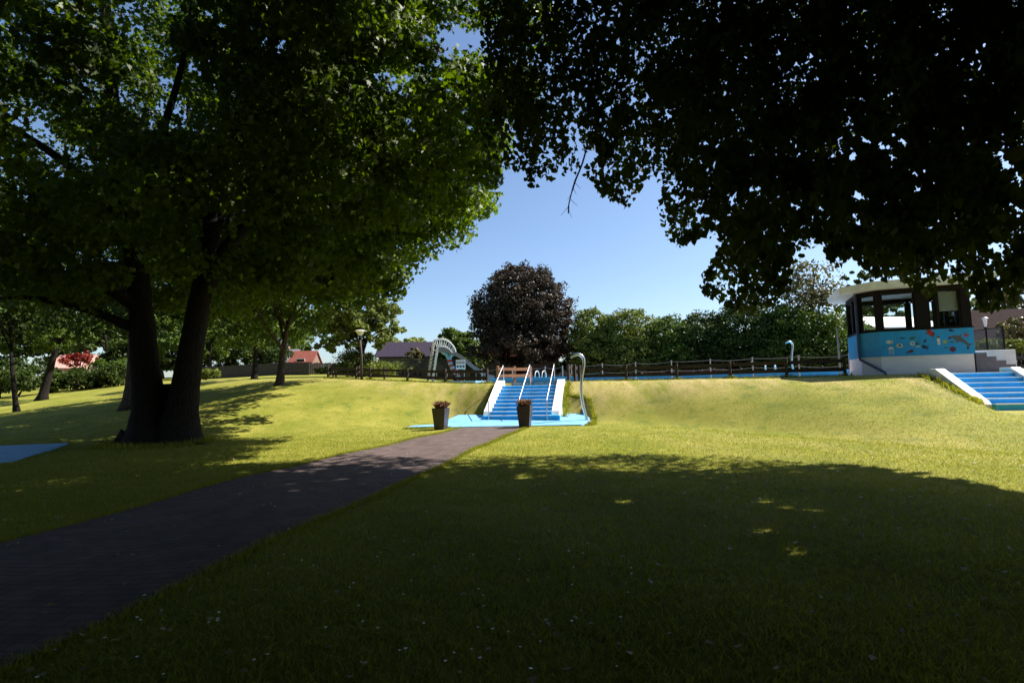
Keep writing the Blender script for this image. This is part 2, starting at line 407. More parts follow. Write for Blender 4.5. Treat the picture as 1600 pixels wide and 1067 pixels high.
def leaves(name, P, axis, nrm, size, tmpl, mat, parent, tint=None, fold=.35):
    P = np.asarray(P, float); n = len(P); k = len(tmpl)
    t = norm(axis); nn = nrm - t * np.sum(nrm * t, 1, keepdims=True); nn = norm(nn); bb = np.cross(t, nn)
    size = np.broadcast_to(np.asarray(size, float), (n,))
    x = tmpl[:, 0][None, :, None]; y = tmpl[:, 1][None, :, None] - .5
    zf = fold * np.abs(tmpl[:, 0])[None, :, None] - .35 * (tmpl[:, 1][None, :, None] - .3) ** 2
    V = P[:, None, :] + size[:, None, None] * (bb[:, None, :] * x + t[:, None, :] * y + nn[:, None, :] * zf)
    V = V.reshape(-1, 3)
    if parent is not None: V = V - np.array(ROOTS[parent.name].translation)
    me = raw_mesh(name, V, k)
    if tint is None: tint = rng.random(n)
    at = me.attributes.new("tint", 'FLOAT', 'POINT')
    at.data.foreach_set("value", np.repeat(np.clip(tint, 0, 1), k).astype(np.float32))
    return link(name, me, mat, parent)
def unit(n):
    return norm(rng.normal(size=(n, 3)))
def blob_clumps(blobs, n, shell=.55):
    """clump centres in ellipsoids [(centre, radii)], denser towards the outside"""
    w = np.array([b[1][0] * b[1][1] * b[1][2] for b in blobs]) ** .75; w /= w.sum()
    out, nor = [], []
    for (c, r), cnt in zip(blobs, rng.multinomial(n, w)):
        u = unit(cnt); rad = rng.random(cnt) ** (1 / 3) ; rad = shell * (.75 + .25 * rad) * (rng.random(cnt) < .6) + rad * 0
        rad = np.where(rad > 0, .72 + .28 * rng.random(cnt), rng.random(cnt) ** .5 * .9)
        out.append(np.array(c) + u * rad[:, None] * np.array(r)); nor.append(u)
    return np.vstack(out), np.vstack(nor)
def clump_leaves(cc, cn, per, rad, flat=.7):
    """leaf positions/normals: a little dome of leaves round each clump centre"""
    n = len(cc); rad = np.broadcast_to(np.asarray(rad, float), (n,))
    u = unit(n * per); rr = (.45 + .55 * rng.random(n * per)) * np.repeat(rad, per)
    d = u * rr[:, None]; d[:, 2] *= flat
    P = np.repeat(cc, per, 0) + d
    N = np.repeat(cn, per, 0) * .35 + u * .75 + np.array([0, 0, .7]) + unit(n * per) * .55
    return P, norm(N), np.repeat(rng.random(n), per)
def leaf_axes(N, down=.5):
    a = unit(len(N)); a[:, 2] -= down; return a

def trunk_mb(base, top, r0, r1, n=14, bend=.15, flare=1.7, segs=9):
    base, top = Vector(base), Vector(top); pts, rr = [], []
    side = Vector((random.uniform(-1, 1), random.uniform(-1, 1), 0)) * bend
    for i in range(segs + 1):
        t = i / segs
        p = base.lerp(top, t) + side * math.sin(t * math.pi) * (top - base).length * .2
        pts.append(p); r = r0 + (r1 - r0) * t
        if t < .18: r *= 1 + (flare - 1) * (1 - t / .18) ** 2
        rr.append(r)
    return pts, rr
def tree(name, label, base, trunk_r, blobs, n_leaf, size, mat, bark='bark', group=None, cat='tree', per=70, crad=.13,
         lean=0.0, limbs=6, tmpl=T_HEX, accept=None, trunk_top=None, twig=1.0):
    """base: world point; blobs: [(centre, radii)] of the crown"""
    root = thing(name, label, cat, base, 0, group)
    bc = np.array(blobs[0][0]); big = max(b[1][0] for b in blobs)
    top = Vector(trunk_top) if trunk_top else Vector((base[0] + lean * .6 + (bc[0] - base[0]) * .7, base[1] + (bc[1] - base[1]) * .7, bc[2] + blobs[0][1][2] * .15))
    mb = MB(); b0 = Vector(base) - Vector((0, 0, .25))
    pts, rr = trunk_mb(b0, top, trunk_r, trunk_r * .38)
    mb.tube(pts, rr, 12, wob=.08)
    for i in range(limbs):
        c, r = blobs[i % len(blobs)]
        a = 2 * math.pi * (i + random.random() * .5) / limbs
        end = Vector(c) + Vector((math.cos(a) * r[0] * .75, math.sin(a) * r[1] * .75, r[2] * random.uniform(-.3, .6)))
        k = random.randint(5, 8); s = pts[k]; mid = s.lerp(end, .5) + Vector((0, 0, .12 * (end - s).length))
        r0 = rr[k] * .55
        q = smoothline([s, mid, end], 5); mb.tube(q, [r0 + (.02 - r0) * j / (len(q) - 1) for j in range(len(q))], 7, wob=.08)
    tk = mb.build("trunk", M[bark], root, smooth=True)
    cc, cn = blob_clumps(blobs, max(8, n_leaf // per))
    P, N, ct = clump_leaves(cc, cn, per, crad * big * (.6 + .8 * rng.random(len(cc))))
    keep = np.ones(len(P), bool)
    if accept is not None: keep = accept(P)
    keep &= P[:, 2] > base[2] + .05
    P, N, ct = P[keep], N[keep], ct[keep]
    leaves("crown", P, leaf_axes(N), N, size * (.7 + .6 * rng.random(len(P))), tmpl, M[mat], root, tint=.55 * ct + .45 * rng.random(len(P)))
    return root
def px_blob(px, py, Y, rx, ry, depth=None):
    c = W(px, py, Y); k = Y / 800
    return (tuple(c), (rx * k, (depth if depth else rx * k), ry * k))
def inpoly(px, py, poly):
    poly = np.asarray(poly, float); inside = np.zeros(len(px), bool); j = len(poly) - 1
    for i in range(len(poly)):
        xi, yi = poly[i]; xj, yj = poly[j]
        c = ((yi > py) != (yj > py)) & (px < (xj - xi) * (py - yi) / (yj - yi + 1e-12) + xi)
        inside ^= c; j = i
    return inside

# ------------------------------------------------------------------ ground, path, pad, deck, pool
ST_Y, ST_RUN, ST_N, ST_W = 20.9, .345, 9, 2.54            # main steps: foot, tread, risers, width
ST_FOOT = Vector((.23, ST_Y, .03)); ST_YAW = R(-11)         # going up = local +y
ST_TOP = 1.52
def axis(*segs):
    out = []
    for a, b, st in segs: out += list(np.arange(a, b, st))
    return np.array(out + [segs[-1][1]])
gx = axis((-600, -100, 50), (-100, -40, 4), (-40, -14, .6), (-14, -2, .3), (-2, 3.6, .1), (3.6, 13, .3), (13, 18, .12), (18, 40, .8), (40, 100, 5), (100, 600, 50))
gy = axis((-120, -20, 10), (-20, 2, 1), (2, 14, .3), (14, 18, .12), (18, 20, .2), (20, 25.2, .1), (25.2, 45, .4), (45, 80, 2), (80, 200, 10), (200, 1800, 100))
X, Y = np.meshgrid(gx, gy); Z = ground(X, Y)
def local(Xw, Yw, org, yaw):
    dx, dy = Xw - org[0], Yw - org[1]; c, s = math.cos(yaw), math.sin(yaw)
    return dx * c + dy * s, -dx * s + dy * c
u, v = local(X, Y, ST_FOOT, ST_YAW)
run = ST_RUN * (ST_N - 1)
slope = np.clip(v / run, 0, 1) * 1.5 - .22
m_ = (np.abs(u) < ST_W / 2 + .12) & (v > -.1) & (v < run + .6)
Z = np.where(m_, np.minimum(Z, slope), Z)
mp_ = (X > -2.85) & (X < 3.15) & (Y > 19.4) & (Y < 22.5)
Z = np.where(mp_, np.minimum(Z, .0 + np.maximum(0, Y - 19.9) * .1 - .05), Z)
RS_ORG = W(1556, 640, 15.0); RS_N, RS_RUN, RS_W, RS_H = 7, .30, 1.95, .155
RS_ORG = Vector((15.05, 14.95, RS_ORG.z)); RS_YAW = R(-7)
ur, vr = local(X, Y, RS_ORG, RS_YAW)
m2 = (np.abs(ur) < RS_W / 2 + .15) & (vr > -.02) & (vr < RS_RUN * RS_N + .5)
m3 = (np.abs(ur) < RS_W / 2 + .5) & (vr > -1.6) & (vr <= .05)
Z = np.where(m3, np.minimum(Z, RS_ORG.z - .03 + .12 * np.clip(-vr - .8, 0, 1)), Z)
Z = np.where(m2, np.minimum(Z, RS_ORG.z - .1 + np.clip(vr / (RS_RUN * (RS_N - 1)), 0, 1) * RS_H * RS_N - .12), Z)
nv = len(gx); idx = np.arange(len(gx) * len(gy)).reshape(len(gy), len(gx))
quads = np.stack([idx[:-1, :-1], idx[:-1, 1:], idx[1:, 1:], idx[1:, :-1]], -1).reshape(-1, 4)
me = bpy.data.meshes.new("lawn")
co = np.stack([X, Y, Z], -1).reshape(-1, 3)
me.vertices.add(len(co)); me.vertices.foreach_set("co", co.astype(np.float32).ravel())
me.loops.add(quads.size); me.loops.foreach_set("vertex_index", quads.astype(np.int32).ravel())
me.polygons.add(len(quads)); me.polygons.foreach_set("loop_start", np.arange(0, quads.size, 4, dtype=np.int32))
me.update(calc_edges=True)
s_ = (crest(X) - Y) * .87
dry = np.clip(1.15 - np.abs(s_ - .8) / 2.4, 0, 1) * np.interp(X, [-14, -6, 0, 4], [.45, .7, .75, 1.0])
dry += .35 * np.exp(-((s_ - 9) / 2.5) ** 2) * (X > 4)
at = me.attributes.new("dry", 'FLOAT', 'POINT'); at.data.foreach_set("value", dry.astype(np.float32).ravel())
tag(link("lawn", me, M['lawn'], smooth=True), kind="structure")

def strip(name, left, right, mat, lift, n=10, across=5):
    """a sheet draped on the ground between two edge lines"""
    Lp, Rp = smoothline([(*p, 0) for p in left], n), smoothline([(*p, 0) for p in right], n)
    vs_, fs = [], []
    for a, b in zip(Lp, Rp):
        for k in range(across + 1):
            p = a.lerp(b, k / across); vs_.append((p.x, p.y, gz(p.x, p.y) + lift))
    w = across + 1
    for i in range(len(Lp) - 1):
        for k in range(across): q = i * w + k; fs.append((q, q + 1, q + w + 1, q + w))
    return MB().add(vs_, fs).build(name, mat, None)
tag(strip("path", [(-6.3, -4), (-5.9, 2), (-5.55, 5.3), (-5.15, 8.2), (-4.4, 11.3), (-3.6, 13.6), (-2.75, 16), (-1.9, 19.45)],
          [(-3.4, -4), (-3.2, 2), (-2.85, 4), (-2.3, 6.6), (-1.75, 9), (-1.25, 11.6), (-.7, 14.3), (.55, 19.45)], M['path'], .018, 8, 12), kind="structure")
pad = MB()
poly = [(-2.35, 19.5), (2.55, 19.5), (2.75, 19.9), (3.1, 21.0), (3.1, 22.3), (-2.4, 22.5), (-2.75, 21.2), (-2.8, 20.4), (-3.9, 20.2), (-4.1, 19.85), (-3.2, 19.8)]
pad.hull([(a, b, -.3) for a, b in poly], [(a, b, .035 + max(0, b - 19.9) * .105) for a, b in poly])
tag(pad.build("footbath_pavement", M['blue_pad']), kind="structure")
pad2 = MB().hull([(-19, 11.5, -.2), (-11.0, 12.5, -.2), (-9.6, 15.6, -.2), (-10.7, 15.2, -.2), (-19, 15.3, -.2)],
                 [(p[0], p[1], max(gz(p[0], p[1]), .0) + .05) for p in [(-19, 11.5), (-11.0, 12.5), (-9.6, 15.6), (-10.7, 15.2), (-19, 15.3)]])
pad2 = MB()
q = [G(-40, 727), G(20, 722), G(106, 694), G(60, 696), G(-40, 700)]
pad2.hull([(p.x, p.y, p.z - .3) for p in q], [(p.x, p.y, p.z + .04) for p in q])
tag(pad2.build("blue_pavement", M['blue_pad']), kind="structure")
Uf = Vector((.91, -.41, 0)).normalized(); Vf = Vector((.41, .91, 0)).normalized()
deck = MB()
deck.prism([(-6, 30.0), (-1.2, 26.4), (0.2, 24.05), (2.2, 23.9), (3.4, 26.4), (13.2, 20.3), (16.5, 17.6), (26, 14), (40, 40), (8, 62), (-14, 56)], 1.0, 1.672)
tag(deck.build("pool_deck", M['deck']), kind="structure")
def ring(name, org, L_, Wd, z0, z1, th, mat, wz, label, cat):
    """raised pool rim: four wall pieces in one body, and the water"""
    root = thing(name, label, cat, org, math.atan2(Uf.y, Uf.x))
    mb = MB()
    for c, d in (((L_ / 2, th / 2, 0), (L_, th)), ((L_ / 2, Wd - th / 2, 0), (L_, th)), ((th / 2, Wd / 2, 0), (th, Wd - 2 * th)), ((L_ - th / 2, Wd / 2, 0), (th, Wd - 2 * th))):
        mb.box((c[0], c[1], (z0 + z1) / 2 - org[2]), (d[0], d[1], z1 - z0))
    bevel(mb.build("rim", mat, root, world=False), .03)
    MB().box((L_ / 2, Wd / 2, wz - org[2]), (L_ - 2 * th, Wd - 2 * th, .02)).build("water", M['water'], root, world=False)
    return root
o1 = Vector((-1.6, 33.4, 1.67))
ring("swimming_pool", o1, 23, 13, 1.6, 1.99, .5, M['blue_wall'], 1.82, "long swimming pool with a blue rim behind the timber fence", "pool")
ring("paddling_pool", Vector((-8.2, 37.4, 1.67)), 6.2, 6, 1.6, 1.86, .4, M['lightblue'], 1.75, "small pale blue paddling pool at the foot of the slide", "pool")

# ------------------------------------------------------------------ steps
def handrail(root, x, y0, z0, y1, z1, r=.019):
    h = .95
    pts = [(x, y0, z0), (x, y0, z0 + h - .12)] + [(x, y0 + .03, z0 + h - .03)] + [(x, y1 - .1, z1 + h - .06), (x, y1 - .02, z1 + h), (x, y1 + .06, z1 + h - .04), (x, y1 + .1, z1 + h - .16), (x, y1 + .12, z1)]
    mb = MB().tube(pts, r, 10)
    o = mb.build("handrail", M['galv'], root, world=False, smooth=True)
    return o
def staircase(name, label, org, yaw, n, run_, rise, w, rails, cheek_w=.26, lead=.0, cheek_lift=.13, first=None):
    f0 = (first or rise) - rise
    root = thing(name, label, "steps", org, yaw)
    prof = []
    for i in range(n): prof += [(i * run_, i * rise + (f0 if i else 0)), (i * run_, (i + 1) * rise + f0)]
    prof += [(n * run_ + .25, n * rise + f0), (n * run_ + .25, -.35), (0, -.35)]
    mb = MB(); mb.hull([(-w / 2, a, b) for a, b in prof][::-1], [(w / 2, a, b) for a, b in prof][::-1])
    mb.build("step_body", M['blue'], root, world=False)
    for i in range(n):
        MB().box((0, i * run_ + .036, (i + 1) * rise + f0 - .004), (w - .02, .10, .032)).build("nosing", M['white_line'], root, world=False)
    for s in (-1, 1):
        x0, x1 = s * (w / 2 + .004), s * (w / 2 + cheek_w)
        a = lead; e = n * run_ + .3
        pr = [(a, -.35), (a, rise * .9 + f0), (a + .1, rise + f0 + cheek_lift * .6), (n * run_ - .15, n * rise + f0 + cheek_lift), (e, n * rise + f0 + cheek_lift), (e, -.35)]
        mb = MB(); lo, hi = (min(x0, x1), max(x0, x1))
        mb.hull([(lo, p, q_) for p, q_ in pr][::-1], [(hi, p, q_) for p, q_ in pr][::-1])
        bevel(mb.build("cheek_wall", M['white'], root, world=False), .015)
    for x in rails: handrail(root, x, -.12, 0, (n - 1) * run_ + .1, n * rise + f0)
    return root
ms_ = staircase("staircase", "broad blue steps with white edges and three handrails, at the end of the path", ST_FOOT, ST_YAW, ST_N, ST_RUN, .149, ST_W,
                (-ST_W / 2 + .03, 0.02, ST_W / 2 - .12), lead=.34, cheek_w=.32, cheek_lift=.26, first=.298)
MB().box((0.05, .158, .145), (ST_W + .66, .34, .289)).build("bottom_step", M['blue'], ms_, world=False)
staircase("staircase", "blue steps without handrails in the bank below the pavilion", RS_ORG, RS_YAW, RS_N, RS_RUN, RS_H, RS_W, (), cheek_w=.3, lead=.12, cheek_lift=.16)

# ------------------------------------------------------------------ planters
def planter(px, label):
    p = W(px, 665.5, 19.05); x, y = p.x, p.y; z = .03 if y > 19.5 else gz(x, y) + .02
    root = thing("planter", label, "planter", (x, y, z), R(-14), "tapered planters before the blue steps")
    a, b, h = .185, .255, .76
    mb = MB()
    lo = [(-a, -a, 0), (a, -a, 0), (a, a, 0), (-a, a, 0)]; hi = [(-b, -b, h), (b, -b, h), (b, b, h), (-b, b, h)]
    c = b - .035; inn = [(-c, -c, h), (c, -c, h), (c, c, h), (-c, c, h)]; ind = [(-c, -c, h - .06), (c, -c, h - .06), (c, c, h - .06), (-c, c, h - .06)]
    mb.add(lo + hi + inn + ind, [(3, 2, 1, 0)] + [(i, (i + 1) % 4, 4 + (i + 1) % 4, 4 + i) for i in range(4)]
           + [(4 + i, 4 + (i + 1) % 4, 8 + (i + 1) % 4, 8 + i) for i in range(4)] + [(8 + i, 8 + (i + 1) % 4, 12 + (i + 1) % 4, 12 + i) for i in range(4)])
    mb.build("pot", M['planter'], root, world=False)
    MB().box((0, 0, h - .065), (2 * c - .004, 2 * c - .004, .02)).build("soil", M['soil'], root, world=False)
    n = 420
    ang = rng.random(n) * 6.283; r = .16 * np.sqrt(rng.random(n))
    P = np.stack([x + np.cos(ang) * r, y + np.sin(ang) * r, np.full(n, z + h - .05)], -1)
    ax = np.stack([np.cos(ang) * .45 + rng.normal(size=n) * .3, np.sin(ang) * .45 + rng.normal(size=n) * .3, .9 + rng.random(n) * .4], -1)
    ln = .16 + .2 * rng.random(n); P = P + norm(ax) * ln[:, None] * .5
    T = np.array([(-.06, 0), (.06, 0), (.05, .6), (0, 1), (-.05, .6)], float)
    rt = ROOTS[root.name]
    ROOTS[root.name] = Matrix.Translation((x, y, z))
    o = leaves("dry_plant", P, ax, unit(n), ln, T, M['dry_plant'], root)
    ROOTS[root.name] = rt
    return root
planter(689, "charcoal tapered planter with dry grass standing left of the blue steps")
planter(820.5, "charcoal tapered planter with dry tuft standing in front of the middle handrail")

# ------------------------------------------------------------------ showers
def shower(base, H, label, flip=1, yaw=0.0, r=.06):
    root = thing("outdoor_shower", label, "shower", base, yaw, "curved steel showers")
    k = H / 2.7
    pts = [(0, 0, 0), (-.05, 0, .25), (-.15, 0, .7), (-.20, 0, 1.15), (-.18, 0, 1.65), (-.10, 0, 2.1), (-.06, 0, 2.35), (-.10, 0, 2.56), (-.24, 0, 2.68), (-.42, 0, 2.66), (-.58, 0, 2.57)]
    pts = smoothline([(a * k * flip, b_, c * k) for a, b_, c in pts], 5)
    MB().tube(pts, [r * k] * (len(pts) - 6) + [r * k * (1 - .09 * i) for i in range(6)], 14).build("pipe", M['steel'], root, world=False, smooth=True)
    MB().box((0, 0, .012), (.34, .34, .024)).build("base_plate", M['grey_metal'], root, world=False)
    MB().tube([(-.20 * k, -.05, 1.1 * k), (-.20 * k, -.09, 1.1 * k)], .03, 10).build("push_button", M['white_metal'], root, world=False)
    return root
pS = W(917.5, 655, 20.6)
shower((pS.x, pS.y, .03), 2.72, "tall curved steel shower pipe right of the blue steps", 1)
pS = W(1243, 590, 30.5)
shower((pS.x, pS.y, 1.67), 2.15, "small curved steel shower behind the timber fence near the pavilion", 1, r=.07)

# ------------------------------------------------------------------ timber fences
def rail_fence(label, pts, h=.78, rails=(.28, .62), mat='dark_wood', group="low timber rail fences", rw=.15, pw=.11, endpost=True, zoff=0.0, back=.075):
    P = [Vector((x, y, gz(x, y) + zoff)) for x, y in pts]
    root = thing("timber_fence", label, "fence", P[0], 0, group)
    for i, p in enumerate(P):
        d = (P[min(i + 1, len(P) - 1)] - P[max(i - 1, 0)]); hh = h + random.uniform(-.02, .03)
        bevel(MB().box((p.x, p.y, p.z + hh / 2 - .1), (pw, pw, hh + .2), math.atan2(d.y, d.x)).build("post", M[mat], root), .01)
    for a, b in zip(P, P[1:]):
        d = (b - a).normalized(); nrm = Vector((-d.y, d.x, 0)) * back
        for z in rails:
            dz = random.uniform(-.015, .015)
            MB().beam(a + nrm + Vector((0, 0, z + dz)) - d * .04, b + nrm + Vector((0, 0, z - dz)) + d * .04, .035, rw).build("rail", M[mat], root)
    return root
def pt(px, Y): return ((px - 800) / 800 * Y, Y)
rail_fence("dark timber rail fence along the bank from the lamp to the blue steps", [pt(512, 33.5), pt(556, 32.2), pt(578, 31.5), pt(636, 29.6), pt(695, 28.0), pt(760, 26.6)])
rail_fence("dark timber rail fence along the bank from the tall shower to the pavilion", [pt(908, 26.5), pt(977, 25.5), pt(1056, 24.2), pt(1139, 22.8), pt(1227, 21.4), pt(1318, 20.2)])
rail_fence("pale brown timber fence piece across the top of the steps", [(-.75, 26.15), (.1, 26.65), (.95, 27.15)], mat='tan_wood', zoff=.1, back=-.075)
rail_fence("short dark fence of close posts right of the top of the steps", [pt(887, 24.8), pt(897, 25.3), pt(904, 25.9)], zoff=.05, back=.06)
rail_fence("second dark timber fence running behind the lamp post", [pt(600, 36.5), pt(560, 38.0), pt(520, 40)], h=.85)

# rope railing round the pool
def rope_rail(label, A, B, n, z, h, ball=False):
    root = thing("rope_railing", label, "railing", (*A, z))
    A, B = Vector((*A, z)), Vector((*B, z)); pts = [A.lerp(B, i / (n - 1)) for i in range(n)]
    for p in pts:
        mb = MB().tube([p, p + Vector((0, 0, h))], .03, 8).tube([p + Vector((0, 0, h)), p + Vector((0, 0, h + .05))], .045, 8)
        mb.build("post", M['galv'], root, smooth=False)
    for hz in (h - .02, h * .52):
        for a, b in zip(pts, pts[1:]):
            sag = random.uniform(.03, .10); q = [a.lerp(b, t / 8) + Vector((0, 0, hz - sag * 4 * (t / 8) * (1 - t / 8))) for t in range(9)]
            MB().tube(q, .012, 6).build("rope", M['rope'], root)
    return root
rope_rail("pool railing of ropes between thin posts, ending at the pavilion", pt(1326, 23.6), pt(892, 31.5), 8, 1.67, 1.0)
rope_rail("pool railing of ropes at the top of the steps", pt(878, 31.9), pt(752, 35.0), 6, 1.67, .95)

# pool ladders
def pool_ladder(px, Y, label):
    x, y = pt(px, Y); root = thing("pool_ladder", label, "pool ladder", (x, y, 1.95), R(-24))
    for s in (-.25, .25):
        MB().tube(smoothline([(s, .5, -.5), (s, .45, .25), (s, .2, .48), (s, -.2, .42), (s, -.35, .15), (s, -.37, 0)], 4), .028, 8).build("rail", M['white_metal'], root, world=False, smooth=True)
    for z in (-.05, -.3): MB().box((0, .5, z), (.5, .08, .03)).build("step", M['white_metal'], root, world=False)
    return root
pool_ladder(843, 34.4, "white pool ladder showing above the top of the blue steps")
pool_ladder(1202, 29.3, "white pool ladder behind the right fence near the small shower")

# benches
def bench(px, Y, label, L_=2.2, rz=R(-24), mat='brown_wood'):
    x, y = pt(px, Y); root = thing("garden_bench", label, "bench", (x, y, 1.672), rz, "brown benches beyond the pool")
    for i in range(3): MB().box((0, -.14 + i * .14, .45), (L_, .11, .035)).build("seat_slat", M[mat], root, world=False)
    for i in range(2): MB().box((0, .26 + i * .02, .62 + i * .17), (L_, .03, .12)).build("back_slat", M[mat], root, world=False)
    for s in (-1, 1):
        MB().box((s * L_ * .38, -.12, .215), (.07, .07, .43)).build("leg", M['grey_metal'], root, world=False)
        MB().beam((s * L_ * .38, .19, 0), (s * L_ * .38, .275, .9), .06, .06, up=(1, 0, 0)).build("leg", M['grey_metal'], root, world=False)
    return root
bench(1018, 46.5, "brown slatted bench beyond the pool, nearest the copper tree")
bench(1066, 45.0, "brown slatted bench beyond the pool, middle of three")
bench(1112, 43.5, "brown slatted bench beyond the pool, nearest the pavilion")

# ------------------------------------------------------------------ water slide
def water_slide():
    D = 38.0
    k = D / 800
    o = W(673, 598, D); o.z = 1.75
    root = thing("water_slide", "white water slide with ladder, hooped guard rail and grey chute", "slide", o)
    def S(px, py, dy=0.0):                      # a point of the slide's side view as an offset (metres) from its foot
        p = W(px, py, D); return Vector((p.x, D + dy, p.z))
    lad = []
    for dx, dy, n_ in ((0, .0, 0), (9.5, -.55, 1)):
        a, b = S(668 + dx, 598, dy), S(677.5 + dx * .9, 535 + n_ * 4, dy)
        MB().beam(a, b, .09, .16).build("ladder_rail", M['white_metal'], root); lad.append((a, b))
    for i in range(9):
        t = (i + 1) / 11
        MB().beam(lad[0][0].lerp(lad[0][1], t), lad[1][0].lerp(lad[1][1], t), .16, .035).build("rung", M['grey_metal'], root)
    arc_t = [(681, 531.5), (688, 530), (696, 530.5), (704, 535), (710, 542), (713.5, 550)]
    arc_b = [(683, 542), (690, 541), (697, 542), (703, 546), (707, 551)]
    for dy in (-.45, .4):
        T_ = smoothline([S(a + (0 if dy < 0 else -2), b, dy) for a, b in arc_t], 5); B_ = smoothline([S(a + (0 if dy < 0 else -2), b, dy) for a, b in arc_b], 5)
        g = MB().tube(T_, .035, 8).tube(B_, .03, 8)
        for i in range(11):
            t = i / 10; g.tube([T_[int(t * (len(T_) - 1))], B_[int(t * (len(B_) - 1))]], .018, 6)
        g.build("guard_rail", M['white_metal'], root)
    # platform and chute: a U section swept along the side profile
    prof = smoothline([S(a, b) for a, b in [(682, 544), (693, 545), (704, 548), (716, 553), (728, 562), (742, 573), (755, 581), (764, 586), (772, 588)]], 5)
    w, hgt = .36, .26; mb = MB()
    sec = [(-w, hgt), (-w, 0), (w, 0), (w, hgt), (w + .05, hgt), (w + .05, -.06), (-w - .05, -.06), (-w - .05, hgt)]
    for a, b in zip(prof, prof[1:]):
        mb.hull([(a.x, a.y + s, a.z + h_ - .2) for s, h_ in sec][::-1], [(b.x, b.y + s, b.z + h_ - .2) for s, h_ in sec][::-1])
    mb.build("chute", M['grey_metal'], root)
    for br in ([(690, 550), (697, 553), (701, 559)], [(712, 552), (706, 554), (702, 559)]):
        q = smoothline([S(a, b) for a, b in br], 4); MB().tube(q, [.11 + .05 * i / (len(q) - 1) for i in range(len(q))], 10).build("support_arm", M['lightblue'], root, smooth=True)
    q = smoothline([S(a, b) for a, b in [(701.5, 558), (703, 566), (706, 573), (710, 580), (715, 587), (718, 596)]], 6)
    for i in range(0, len(q) - 3, 3):
        MB().tube(q[i:i + 4], .17, 12).build("support_band", M['red'] if (i // 3) % 2 else M['lightblue'], root, smooth=True)
    for a, b in ((744, 577), (757, 584)):
        p = S(a, b + 4); MB().tube([p, (p.x, p.y, 1.72)], .05, 8).build("chute_post", M['grey_metal'], root)
    return root
water_slide()
sg = W(719.7, 569.5, 37.3)
sr = thing("rules_sign", "white square sign with six pictograms beneath the slide chute", "sign", (sg.x, 37.3, 1.75))
kk = 37.3 / 800
MB().box((sg.x, 37.3, sg.z), (14.6 * kk, .04, 14.6 * kk)).build("panel", M['white'], sr)
for s in (-.25, .25): MB().tube([(sg.x + s, 37.35, 1.7), (sg.x + s, 37.35, sg.z)], .03, 8).build("leg", M['grey_metal'], sr)
for r_ in range(2):
    for c in range(3):
        x, z = sg.x + (c - 1) * 4.5 * kk, sg.z + (.5 - r_) * 6.2 * kk
        mb = MB()
        if r_ == 0:
            pts = [(x + .085 * math.cos(a * .5236), 37.272, z + .085 * math.sin(a * .5236)) for a in range(13)]; mb.tube(pts, .014, 6)
            mb.beam((x - .055, 37.272, z - .055), (x + .055, 37.272, z + .055), .012, .02)
        else:
            mb.box((x, 37.274, z), (.15, .012, .15))
        mb.build("pictogram", M['maroon'] if r_ == 0 else M['navy'], sr)
for a_, m_c in ((676, 'white_metal'), (700, 'red'), (727, 'lightblue'), (741, 'navy')): pass

